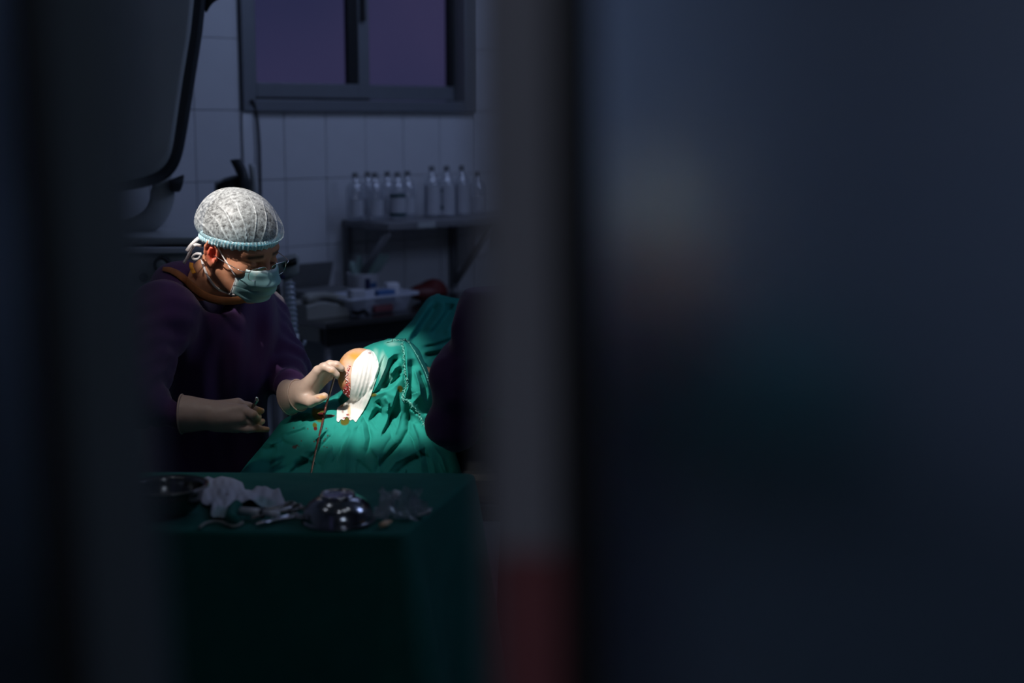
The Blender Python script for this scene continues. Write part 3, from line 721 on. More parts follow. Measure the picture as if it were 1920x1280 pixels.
# --- front drape, a cloth thrown over the knee and running down towards the camera
LB = np.array([(637, 733), (640, 716), (646, 694), (654, 678), (664, 664), (672, 655), (690, 645), (720, 640), (757, 634)][::-1])
left_pts = [(636, 728), (641, 705), (648, 688), (656, 674), (668, 664), (690, 660), (712, 652), (732, 640), (744, 620), (756, 590), (768, 562), (788, 528), (815, 508), (840, 488), (865, 466), (890, 447), (930, 438), (1010, 430)]
right_pts = [(636, 758), (641, 771), (655, 786), (690, 801), (720, 812), (745, 814), (765, 812), (800, 830), (840, 852), (885, 866), (1010, 880)]
def ydrape(px, py, folds=True):
    px = np.asarray(px, float).ravel(); py = np.asarray(py, float).ravel(); pp = np.stack([px, py], 1)
    q = ((px-732)/96)**2+((py-742)/108)**2
    dome = 3.43-.145*np.sqrt(np.clip(1-q, 0, 1))+np.clip(q-1, 0, 9)*.05
    sk = 3.42-(py-742)*.0027+((px-690)/260)**2*.10
    y = smin(dome, sk, .05)
    if folds:
        for kind, w, a, ln in FOLDS:
            d, s, r = dpoly(pp, ln); fade = np.clip(np.minimum(r, 1-r)*6, 0.0, 1)
            fade = np.where((r <= 0) | (r >= 1), 0, fade)
            if kind == 'r': y = y-1.25*a*np.exp(-(d/w)**1.35)*fade
            elif kind == 'v': y = y+1.25*a*np.exp(-(d/w)**1.5)*fade
            elif kind == 's': y = y-1.3*a*np.exp(-d/(w*5))*np.tanh(d*s/(.6*w))*fade
        y = y+pnoise(pp, .085, 11)*.0022+pnoise(pp, .22, 12)*.0009
        y = y-.006*np.sin((px+.35*py)*.075+1.5*pnoise(pp, .02, 5))*np.clip((py-770)/60, 0, 1)
    return y
FOLDS = [
    ('r', 3.5, .013, [(752, 661), (738, 664), (727, 673), (723, 688), (713, 712), (702, 732), (694, 742)]),
    ('r', 4, .008, [(716, 668), (708, 690), (700, 715), (690, 735)]),
    ('v', 5, .018, [(752, 672), (738, 676), (731, 690), (722, 712), (712, 728)]),
    ('v', 6, .016, [(754, 690), (740, 704), (730, 716), (718, 730)]),
    ('r', 4, .010, [(752, 684), (740, 690), (732, 703)]),
    ('s', 3, .010, [(694, 742), (706, 737), (728, 728), (746, 718)]),
    ('v', 4, .012, [(728, 722), (742, 712), (752, 702)]),
    ('s', 3, .012, [(748, 726), (738, 762), (724, 798), (712, 822)]),
    ('v', 5, .016, [(712, 765), (700, 782), (690, 792)]),
    ('v', 5.5, .024, [(764, 752), (767, 780), (766, 806), (754, 828), (732, 850), (708, 878), (700, 892)]),
    ('r', 4, .012, [(766, 750), (784, 778), (800, 808), (812, 834)]),
    ('s', 3, -.020, [(758, 640), (759, 670), (761, 700), (763, 724), (757, 748)]),
    ('v', 9, .016, [(771, 672), (773, 700), (769, 740), (778, 750)]),
    ('r', 5, .012, [(769, 648), (783, 674), (796, 702), (806, 735), (811, 760)]),
    ('v', 4, .008, [(776, 646), (796, 680), (808, 712)]),
    ('v', 4, .013, [(678, 774), (690, 797), (695, 820), (691, 842), (684, 858)]),
    ('r', 8, .012, [(672, 778), (680, 800), (684, 826), (678, 850)]),
    ('r', 9, .016, [(668, 790), (655, 815), (648, 845), (646, 900)]),
    ('v', 5, .016, [(634, 800), (612, 828), (584, 856), (548, 884), (530, 900)]),
    ('v', 5, .012, [(668, 862), (684, 876), (700, 892)]),
    ('r', 6, .010, [(610, 800), (588, 828), (566, 850), (538, 872)]),
    ('v', 5, .012, [(522, 818), (534, 830), (556, 838), (580, 832)]),
    ('r', 4, .010, [(592, 776), (560, 774), (534, 782), (520, 796)]),
    ('v', 3.5, .010, [(590, 783), (562, 784), (538, 790), (530, 798)]),
    ('r', 3.5, .009, [(580, 795), (556, 804), (528, 812)]),
    ('v', 3.5, .008, [(578, 803), (556, 812), (532, 820)]),
    ('v', 14, .020, [(462, 852), (486, 864), (516, 868)]),
    ('r', 6, .010, [(500, 816), (476, 846), (458, 876)]),
    ('v', 5, .014, [(606, 872), (576, 868), (552, 874)]),
    ('r', 5, .012, [(722, 890), (742, 866), (774, 850), (804, 834)]),
    ('v', 5, .014, [(738, 892), (768, 866), (802, 852)]),
    ('r', 4, .010, [(780, 800), (786, 840), (792, 890)]),
    ('v', 5, .014, [(796, 830), (800, 862), (806, 896)]),
    ('r', 4, .009, [(808, 830), (828, 858), (838, 890)]),
    ('v', 5, .012, [(742, 812), (726, 832), (716, 850)]),
    ('r', 2.6, .008, [(708, 664), (700, 684), (694, 706), (690, 726)]), ('v', 2.6, .007, [(724, 662), (712, 690), (702, 716)]),
    ('r', 3, .009, [(748, 694), (738, 706), (728, 724)]), ('r', 3, .009, [(720, 742), (728, 756), (726, 775)]), ('v', 4, .011, [(706, 750), (716, 764), (714, 784)]),
    ('r', 3, .008, [(752, 770), (746, 800), (734, 828)]), ('r', 3.5, .010, [(776, 690), (786, 720), (790, 750)]), ('v', 3.5, .010, [(786, 694), (798, 726), (800, 752)]),
    ('r', 3, .010, [(694, 836), (708, 858), (712, 884)]), ('v', 3.5, .010, [(660, 806), (640, 838), (634, 880)]), ('r', 3, .008, [(622, 836), (612, 860), (606, 884)]),
    ('r', 3, .009, [(560, 852), (584, 862), (600, 878)]), ('v', 4, .012, [(480, 836), (500, 842), (520, 838)]), ('r', 3, .009, [(486, 826), (508, 832), (530, 826)]),
]
_r = random.Random(12)
for _i in range(60):
    _a = math.radians(_r.uniform(15, 172)); _d = _r.uniform(70, 210); _x, _y = 705+_d*1.25*math.cos(_a), 690+_d*math.sin(_a)
    if _y < 745 or _y > 888: continue
    _b = _a+_r.uniform(-.5, .5); _l = _r.uniform(22, 55); _k = _r.uniform(-.3, .3)
    FOLDS.append((_r.choice('rvs'), _r.uniform(2.0, 4.0), _r.uniform(.003, .0075), [(_x, _y), (_x+_l*.5*math.cos(_b), _y+_l*.5*math.sin(_b)), (_x+_l*math.cos(_b+_k), _y+_l*math.sin(_b+_k))]))
FOLDS.append(('r', 22, .020, [(560, 770), (650, 790), (700, 806), (760, 840)]))
rows = np.arange(634.5, 1000, 1.5); NC = 300
lp = np.array(left_pts, float); rp = np.array(right_pts, float)
XL = np.interp(rows, lp[:, 0], lp[:, 1]); XR = np.interp(rows, rp[:, 0], rp[:, 1])
for a in (XL, XR):
    for _ in range(5): a[1:-1] = (a[:-2]+2*a[1:-1]+a[2:])/4
tt = np.linspace(0, 1, NC); PX = XL[:, None]+(XR-XL)[:, None]*tt; PY = np.repeat(rows[:, None], NC, 1)
YY = ydrape(PX, PY).reshape(PX.shape)
edge = np.minimum(PX-XL[:, None], XR[:, None]-PX)
YY += .06*np.exp(-edge/7.0)*np.clip((XR-XL)[:, None]/60, 0, 1)
r_ = np.stack([(PX-960)/FPX, np.full_like(PX, math.cos(PITCH))+(640-PY)/FPX*math.sin(PITCH), -math.sin(PITCH)+(640-PY)/FPX*math.cos(PITCH)], -1)
G = r_*(YY/r_[..., 1])[..., None]; G[..., 2] += EYE
# cloth goes on over the top and round both sides, away from view
def ext(E, d): return E+np.array(d)
left = [ext(G[:, 0], (0.005, .06, -.03)), ext(G[:, 0], (.03, .22, -.14))]
right = [ext(G[:, -1], (-.005, .06, -.03)), ext(G[:, -1], (-.02, .22, -.14))]
G = np.concatenate([left[1][:, None], left[0][:, None], G, right[0][:, None], right[1][:, None]], 1)
G = np.concatenate([(G[0]+np.array([0, .25, -.16]))[None], (G[0]+np.array([0, .08, -.02]))[None], G], 0)
G[..., 2] = np.maximum(G[..., 2], .12)
Hh, Wn = G.shape[:2]; vd = G.reshape(-1, 3); ppd = px_of(vd)
def blot(pp, c, rx, ry, seed, soft=.25, rough=.35): return np.clip((1-np.hypot((pp[:, 0]-c[0])/rx, (pp[:, 1]-c[1])/ry)+pnoise(pp, .16, seed)*rough)/soft, 0, 1)
olive = np.maximum.reduce([blot(ppd, (597, 780), 13, 16, 1), blot(ppd, (603, 772), 10, 8, 2), blot(ppd, (590, 797), 6, 8, 3), blot(ppd, (646, 790), 9, 8, 4), blot(ppd, (750, 729), 7, 8, 6), blot(ppd, (698, 740), 10, 4, 8), blot(ppd, (612, 762), 8, 6, 9)*.6])
blood = np.maximum.reduce([blot(ppd, (602, 776), 7, 4, 21), blot(ppd, (591, 803), 4, 4, 22), blot(ppd, (552, 838), 5, 4, 23, rough=.2)*.8, blot(ppd, (620, 779), 9, 2.2, 24)]+[blot(ppd, (random.uniform(540, 615), random.uniform(800, 840)), 1.8, 1.8, 30+i, .4, .1)*.8 for i in range(16)])
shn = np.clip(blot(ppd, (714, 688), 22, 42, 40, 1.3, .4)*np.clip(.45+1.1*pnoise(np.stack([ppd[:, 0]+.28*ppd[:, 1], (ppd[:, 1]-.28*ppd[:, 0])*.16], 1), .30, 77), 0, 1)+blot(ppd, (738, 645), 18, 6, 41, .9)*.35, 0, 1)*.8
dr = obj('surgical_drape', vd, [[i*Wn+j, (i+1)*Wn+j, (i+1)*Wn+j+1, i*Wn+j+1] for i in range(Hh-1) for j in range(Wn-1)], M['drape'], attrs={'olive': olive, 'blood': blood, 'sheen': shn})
tag(dr, 'brightly lit wrinkled green surgical drape gathered around the stained bare knee', 'drape')
bvd = BVHTree.FromPolygons([Vector(q) for q in vd], [[i*Wn+j, (i+1)*Wn+j, (i+1)*Wn+j+1, i*Wn+j+1] for i in range(Hh-1) for j in range(Wn-1)])
# frayed seam and hem, children of the drape
def on_drape(px, py, off=.003):
    h = cast(bvd, px, py, off)
    return h if h is not None else P(px, py, float(ydrape([px], [py])[0])-off)
def fray(line, r, n, amp, nm):
    q = resample(line, n); mbq = MB()
    pts = [on_drape(x+random.uniform(-amp, amp), y+random.uniform(-amp, amp), .002+random.uniform(0, .003)) for x, y in q]
    mbq.tube(pts, [r*random.uniform(.6, 1.3) for _ in pts], 6)
    for i in range(0, n, 2):
        p = pts[i]; d = np.array([random.uniform(-1, 1), -.5, random.uniform(-1, .4)]); d /= np.linalg.norm(d)
        mbq.tube([p, p+d*.004, p+d*.007+np.array([0, 0, -.001])], [r*.4, r*.3, r*.15], 4)
    return tag(mbq.build(nm, M['fringe'], dr), 'paler frayed cloth edge')
fray([(754, 643), (757, 656), (758, 675), (759, 695), (762, 712), (763, 722), (757, 736), (754, 747), (760, 749), (764, 750)], .0019, 110, 1.5, 'frayed_seam')
fray([(766, 751), (776, 764), (786, 777), (794, 792), (802, 810)], .0016, 60, 1.3, 'frayed_seam')
fray([(726, 641), (738, 637), (750, 638), (760, 637), (768, 642)], .0020, 56, 1.6, 'frayed_seam')
fray([(768, 644), (782, 666), (796, 694), (806, 722), (812, 742)], .0010, 60, .3, 'hem')
# white adhesive film from the top of the knee down over the cloth
fl = np.array([(654, 690), (660, 680), (668, 672), (678, 664), (690, 660), (705, 658), (725, 658), (745, 656), (752, 650), (757, 642), (764, 632), (785, 631)], float)
frr = np.array([(654, 690), (660, 701), (668, 706), (680, 710), (695, 710), (710, 706), (725, 701), (742, 696), (760, 688), (775, 680), (785, 672)], float)
fy = np.arange(655, 787, 1.3); nf = 46
fxl = np.interp(fy, fl[:, 0], fl[:, 1]); fxr = np.interp(fy, frr[:, 0], frr[:, 1])
FX = fxl[:, None]+(fxr-fxl)[:, None]*np.linspace(0, 1, nf); _u = np.linspace(0, 1, nf); FYg = 655+(fy[:, None]-655)*(1+.022*np.sin(9*_u+.5)+.018*np.sin(23*_u))[None]
FV = []
for x, y in zip(FX.ravel(), FYg.ravel()):
    a = cast(bvd, x, y); b_ = cast(bvk, x, y); c = [q for q in (a, b_) if q is not None]
    FV.append(min((q[1] for q in c), default=3.36))
FYd = np.array(FV).reshape(FX.shape)
for _ in range(10):
    FYd[1:-1, 1:-1] = np.minimum(FYd[1:-1, 1:-1], .25*(FYd[:-2, 1:-1]+FYd[2:, 1:-1]+FYd[1:-1, :-2]+FYd[1:-1, 2:])+.0008)
cx_ = FX-.55*(785-FYg)*.25
FYd = FYd-.0035-.0012*np.abs(np.sin((FX*.55+FYg*.16)*.75+.8*np.sin(FYg*.05)))**3*np.sin(np.pi*np.linspace(0, 1, nf))[None]
fv = np.array([P(x, y, d) for x, y, d in zip(FX.ravel(), FYg.ravel(), FYd.ravel())]); pf = np.stack([FX.ravel(), FYg.ravel()], 1)
io = np.maximum.reduce([blot(pf, (668, 666), 17, 9, 50, .7), blot(pf, (640, 757), 9, 12, 51, .6)*.8, blot(pf, (655, 770), 3, 16, 52, .6)*.6])
gr = np.maximum(np.maximum(blot(pf, (690, 770), 12, 22, 53, .9)*.7, np.clip((np.tile(_u, len(fy))-.78+.12*pnoise(pf, .12, 70))/.22, 0, 1)*.55), blot(pf, (645, 772), 10, 10, 54, .9)*.35)
bl = np.maximum.reduce([blot(pf, (652, 778), 4, 2.4, 55, .4), blot(pf, (643, 772), 3, 4, 56, .5)*.6, blot(pf, (650, 784), 8, 1.5, 57, .4), blot(pf, (693, 662), 3, 1.6, 58, .4)*.7])
flm = obj('adhesive_film', fv, [[i*nf+j, (i+1)*nf+j, (i+1)*nf+j+1, i*nf+j+1] for i in range(len(fy)-1) for j in range(nf-1)], M['film'], attrs={'iodine': io, 'green': gr, 'blood': bl})
sm = flm.modifiers.new('thick', 'SOLIDIFY'); sm.thickness = .0008; sm.offset = 1
tag(flm, 'glossy white adhesive film stretched from the bare knee down onto the green drape', 'dressing')
# suction tube running down the cloth
tl = resample([(628, 704), (623, 722), (617, 742), (611, 762), (606, 785), (600, 812), (592, 845), (585, 880), (580, 905)], 60)
tv = [on_drape(x, y, .005) if y > 768 else P(x, y, np.interp(y, [704, 768], [KC[1]-.055, on_drape(611, 768, .005)[1]])) for x, y in tl]
for _ in range(6):
    for i in range(1, len(tv)-1): tv[i] = (tv[i-1]+tv[i]*2+tv[i+1])/4
tag(MB().tube(tv, .0027, 10).build('suction_tube', M['tubing']), 'thin blood-brown suction tube running from the gloved fingers down the green drape', 'tube')

# --- teal cloth rising behind, over the patient's trunk
rows = np.arange(552, 856, 2.0); nb = 260
lpb = np.array([(552, 816), (556, 806), (562, 799), (580, 786), (600, 773), (632, 742), (660, 715), (700, 690), (760, 700), (790, 960), (860, 980)], float); rpb = np.array([(552, 824), (558, 850), (564, 900), (568, 960), (580, 1200), (620, 1500), (700, 1640), (790, 1660), (860, 1660)], float)
XL = np.interp(rows, lpb[:, 0], lpb[:, 1]); XR = np.interp(rows, rpb[:, 0], rpb[:, 1])
PX = XL[:, None]+(XR-XL)[:, None]*np.linspace(0, 1, nb); PY = np.repeat(rows[:, None], nb, 1); pb2 = np.stack([PX.ravel(), PY.ravel()], 1)
Yb = np.maximum(3.86-(PY-555)*.0022, 3.50)+np.clip(.05*np.exp(-(PX-XL[:, None])/8), 0, 1)
for kind, w, a, ln in [('r', 7, .02, [(812, 560), (790, 590), (770, 625), (748, 660)]), ('v', 7, .02, [(822, 566), (806, 592), (784, 622), (768, 640)]), ('r', 6, .014, [(842, 566), (820, 600), (800, 625)]), ('v', 6, .014, [(852, 568), (834, 596), (806, 630)]),
                      ('v', 3.5, .02, [(790, 652), (815, 648), (845, 638), (862, 628)]), ('r', 4, .014, [(790, 660), (818, 655), (846, 647)]), ('v', 5, .02, [(795, 668), (825, 664), (842, 662)]), ('r', 5, .012, [(805, 690), (826, 680), (838, 676)]), ('r', 6, .012, [(870, 570), (850, 600), (835, 630)])]:
    d, s, r = dpoly(pb2, ln); fade = np.clip(np.minimum(r, 1-r)*6, 0, 1)*((r > 0) & (r < 1)); e = (a*np.exp(-(d/w)**2)*fade).reshape(PX.shape); Yb = Yb-e if kind == 'r' else Yb+e
Yb = Yb+.004*pnoise(pb2, .06, 3).reshape(PX.shape)
G = np.array([P(x, y, d) for x, y, d in zip(PX.ravel(), PY.ravel(), Yb.ravel())]).reshape(len(rows), nb, 3)
G = np.concatenate([(G[0]+np.array([0, .35, -.12]))[None], (G[0]+np.array([0, .05, -.004]))[None], G], 0)
G = np.concatenate([(G[:, 0]+np.array([.05, .3, -.15]))[:, None], (G[:, 0]+np.array([0, .05, -.02]))[:, None], G], 1)
h2, w2 = G.shape[:2]
tag(obj('surgical_drape', G.reshape(-1, 3), [[i*w2+j, (i+1)*w2+j, (i+1)*w2+j+1, i*w2+j+1] for i in range(h2-1) for j in range(w2-1)], M['drape_back']),
    'dim teal drape rising to a peak behind the brightly lit drape', 'drape')

# ================================================================== PEOPLE
F_ = np.array([.81*math.cos(.42), -.585*math.cos(.42), -math.sin(.42)]); F_ /= np.linalg.norm(F_)
L_ = np.array([.58, .80, .13]); L_ -= F_*(L_ @ F_); L_ /= np.linalg.norm(L_); U_ = np.cross(F_, L_)
HM = np.stack([F_, L_, U_])                       # rows: forward, person's left, up
HS = .935
EYEMID = P(495, 491, 3.30)
HO = EYEMID-F_*.092*HS                            # head origin between the ears at eye level
def hw(v): return HO+(np.asarray(v, float)*HS) @ HM
def to_head(p): return (p-HO) @ HM.T/HS
NECKB = P(372, 556, 3.43)
nb_l = to_head(NECKB[None])[0]
def headf(p, nb_l=nb_l):
    d = sd_ell(p, (-.008, 0, .035), (.098, .077, .088))
    d = smin(d, sd_ell(p, (.035, 0, -.028), (.062, .061, .085)), .03)
    d = smin(d, sd_ell(p, (.045, 0, -.08), (.048, .047, .036)), .02)
    d = smin(d, sd_cone(p, (.081, 0, -.104), (.074, 0, -.110), .018, .018), .02)
    for s in (-1, 1):
        d = smin(d, sd_cone(p, (.004, s*.058, -.055), (.066, s*.024, -.102), .018, .016), .025)
        d = smin(d, sd_ell(p, (.062, s*.046, -.026), (.026, .022, .02)), .02)
        d = smin(d, sd_cone(p, (.086, s*.014, .022), (.074, s*.046, .024), .013, .011), .018)
        d = smax(d, -sd_ell(p, (.106, s*.032, -.002), (.017, .019, .012)), .012)
        d = smin(d, sd_ell(p, (.081, s*.032, -.003), (.0145, .0155, .013)), .004)
        d = smin(d, sd_ell(p, (.105, s*.011, -.043), (.010, .008, .0075)), .006)
        d = smin(d, sd_cone(p, (.094, s*.02, .013), (.086, s*.045, .013), .005, .003), .006)
    d = smin(d, sd_cone(p, (.096, 0, .004), (.119, 0, -.038), .008, .0125), .014)
    d = smin(d, sd_cone(p, (.099, -.016, -.069), (.099, .016, -.069), .008, .008), .008)
    d = smin(d, sd_cone(p, (.097, -.014, -.079), (.097, .014, -.079), .0085, .0085), .008)
    d = smin(d, sd_cone(p, (-.022, 0, -.045), nb_l, .056, .064), .03)
    d = smin(d, sd_cone(p, nb_l, nb_l*1.38, .064, .075), .04)
    for s in (-1, 1):                              # ears: bowl, helix, antihelix, tragus, lobe
        def E(a, b, o): return (-.002+a*.00116, s*(.0735+o*.0011), -.014+b*.00116)
        bowl = smax(sd_ell(p, E(-5, 4, 6), (.020, .008, .035)), -sd_ell(p, E(-1, 4, 10.5), (.0135, .008, .0245)), .003)
        hx = [E(8, 2, 3), E(9, 14, 5), E(5, 26, 8), E(-5, 32, 11), E(-15, 27, 14), E(-20, 14, 16), E(-19, 0, 15), E(-14, -13, 12), E(-8, -22, 9)]
        he = chain(p, hx, [.0032, .0036, .0038, .0038, .0038, .0038, .0037, .0038, .0045], .003)
        ah = chain(p, [E(1, 20, 9), E(-7, 15, 11.5), E(-10, 3, 11.5), E(-7, -9, 9.5), E(0, -14, 8)], [.002, .003, .0034, .0032, .0028], .003)
        ear = smin(smin(bowl, he, .004), ah, .003)
        ear = smin(ear, sd_ell(p, E(-3, -24, 8), (.0085, .006, .0105)), .005)
        ear = smin(ear, sd_ell(p, E(9, -5, 7), (.0045, .004, .0065)), .004)
        d = smin(d, ear, .005)
    return d
hv, hf = nets(headf, (min(-.16, nb_l[0]-.18), -.15, nb_l[2]-.16), (.15, .15, .14), .0034)
ev = np.abs(hv-np.array([0, 0, 0])); 
ea = np.hypot((hv[:, 0]+.004)/.02, (hv[:, 2]+.008)/.030); sidel = np.abs(hv[:, 1])
h_red = np.clip(1.15-ea, 0, 1)*np.clip((sidel-.070)/.004, 0, 1)*.8
h_red = np.clip(h_red+.10*np.clip((sidel-.07)/.01, 0, 1)*(np.abs(hv[:, 2]) < .05), 0, 1)
brow = np.clip(1.2-np.abs(hv[:, 2]-.020-.004*np.cos(sidel*40))/.006, 0, 1)*np.clip((hv[:, 0]-.068)/.008, 0, 1)*np.clip((sidel-.012)/.004, 0, 1)*np.clip((.054-sidel)/.005, 0, 1)
eyel = np.clip(1.2-np.abs(hv[:, 2]+.008)/.0022, 0, 1)*np.clip((hv[:, 0]-.08)/.006, 0, 1)*np.clip(1.2-np.abs(sidel-.032)/.015, 0, 1)
h_dark = np.clip(brow*.9+eyel*.9, 0, 1)
def capgeo(nphi=320, nt=90):
    ph = np.linspace(0, 2*math.pi, nphi, endpoint=False); t = np.linspace(0, 1, nt)
    PH, T = np.meshgrid(ph, t)
    zb = .030+.030*np.cos(PH)-.010*np.clip(-np.cos(PH), 0, 1)          # brim height
    # from brim up to the crown
    c0 = np.array([-.012, 0, .04]); rx = np.where(np.cos(PH) > 0, .120, .124); ry = .097; rz = .100
    el0 = np.arcsin(np.clip((zb-c0[2])/rz, -.9, .9)); el = el0+(math.pi/2-el0)*T
    bul = 1+.07*np.exp(-((T-.16)/.14)**2)*(.4+.9*np.clip(np.cos(PH+.5), 0, 1))-.13*np.exp(-T/.035)
    pc = -.60; dv = np.stack([np.cos(el)*np.cos(PH), np.cos(el)*np.sin(PH), np.sin(el)], -1)
    cdir = np.array([math.cos(pc)*.99, math.sin(pc)*.99, -.02]); cdir /= np.linalg.norm(cdir)
    e1 = np.cross((0, 0, 1.0), cdir); e1 /= np.linalg.norm(e1); e2 = np.cross(cdir, e1)
    ang = np.arctan2(dv @ e2, dv @ e1); rad = np.arccos(np.clip(dv @ cdir, -1, 1))
    n1 = np.sin(3*PH+5*T)+.6*np.sin(7*PH-4*T+1)
    cre = np.abs(np.sin(ang*8.5+.35*n1+.5*np.sin(rad*3.1)))
    ridge = np.clip(1-cre/.2, 0, 1)*np.clip(1.45-rad/1.25, 0, 1)*np.clip(rad/.10, 0, 1)
    pl = np.abs(np.sin(PH*26+.5*n1))
    pleat = np.clip(1-pl/.3, 0, 1)*np.clip(1-T/.3, 0, 1)
    grid2 = np.clip(1-np.abs(np.sin(T*42+.6*n1))/.22, 0, 1)*np.clip(1-T/.55, 0, 1)*np.clip(-np.cos(PH)*.8+.5, 0, 1)
    sc = bul*(1+.036*ridge+.014*pleat+.008*n1*T*(1-T)*2)
    v = np.stack([c0[0]+rx*np.cos(el)*np.cos(PH)*sc, ry*np.cos(el)*np.sin(PH)*sc, c0[2]+rz*np.sin(el)*(1+.02*ridge)], -1)
    # forehead overhang
    v[..., 2] -= .012*np.clip(np.cos(PH+.4), 0, 1)*np.exp(-((T-.12)/.12)**2)
    streak = np.clip(.62*ridge+.32*pleat*.9+.25*grid2+.30*np.exp(-T/.05)+.22*np.exp(-((T-.93)/.35)**2)+.3*np.clip(.35-rad, 0, 1), 0, .8)
    blue = np.clip(1.1*np.exp(-rad/.28)+.85*np.exp(-T/.06)+.5*np.clip(np.cos(PH+.35), 0, 1)**3*np.exp(-T/.25), 0, 1)
    f = [[i*nphi+j, i*nphi+(j+1) % nphi, (i+1)*nphi+(j+1) % nphi, (i+1)*nphi+j] for i in range(nt-1) for j in range(nphi)]
    bandp = [v[0, j]+np.array([0, 0, -.002]) for j in range(0, nphi, 1)]
    return v.reshape(-1, 3), f, streak.ravel(), blue.ravel(), bandp
cv, cf, cst, cbl, cband = capgeo()
# the cap's pale blue dye, strongest at the gathered brim
def tint(m):
    t = m.node_tree; a = t.nodes.new('ShaderNodeAttribute'); a.attribute_name = 'blue'; x = t.nodes.new('ShaderNodeMix'); x.data_type = 'RGBA'
    x.inputs['A'].default_value = (.84, .87, .88, 1); x.inputs['B'].default_value = (.16, .52, .68, 1); t.links.new(a.outputs['Fac'], x.inputs['Factor'])
    for d in (_cd, _ct): t.links.new(x.outputs['Result'], d.inputs['Color'])
tint(M['cap'])
def hairgeo():
    ph = np.linspace(0, 2*math.pi, 60, endpoint=False); t = np.linspace(0, 1, 24); PH, T = np.meshgrid(ph, t)
    zb = .034+.022*np.cos(PH)-.05*np.clip(-np.cos(PH), 0, 1); el0 = np.arcsin(np.clip((zb-.035)/.094, -.8, .9)); el = el0+(math.pi/2-el0)*T
    w = 1+.012*np.sin(PH*17+T*30)*np.sin(T*3.1)
    v = np.stack([-.008+.104*np.cos(el)*np.cos(PH)*w, .083*np.cos(el)*np.sin(PH)*w, .035+.094*np.sin(el)], -1)
    return v.reshape(-1, 3), [[i*60+j, i*60+(j+1) % 60, (i+1)*60+(j+1) % 60, (i+1)*60+j] for i in range(23) for j in range(60)]
def maskgeo(nu=48, nv=36):
    u = np.linspace(-1, 1, nu); t = np.linspace(0, 1, nv); Uu, T = np.meshgrid(u, t)
    prof = np.interp(T, [0, .18, .34, .5, .68, .84, 1], [.116, .132, .139, .133, .124, .115, .096]); zc_ = np.interp(T, [0, .34, .68, 1], [-.010, -.044, -.086, -.116])
    wid = np.interp(T, [0, .4, .8, 1], [.062, .062, .058, .048])
    a = Uu*1.22; x = prof*np.cos(a)**.8*.75+prof*.25-.012*np.abs(Uu)**3; y = wid*np.sin(a)*1.02
    z = zc_+.012*np.abs(Uu)**1.6*np.where(T < .5, -.6, .5)+.006*np.sin(Uu*3)*0
    pl = .0022*np.sin(T*24)*np.clip(1-np.abs(Uu)**4, 0, 1)+.0012*np.sin(Uu*9+T*6)
    v = np.stack([x+pl, y+pl*Uu*.5, z], -1)
    e = np.clip(np.maximum.reduce([(np.abs(Uu)-.93)/.05, (.04-T)/.03, (T-.97)/.03]), 0, 1)
    return v.reshape(-1, 3), [[i*nu+j, i*nu+j+1, (i+1)*nu+j+1, (i+1)*nu+j] for i in range(nv-1) for j in range(nu-1)], e.ravel(), v
mv, mf, me_, mgrid = maskgeo(); hrv, hrf = hairgeo()

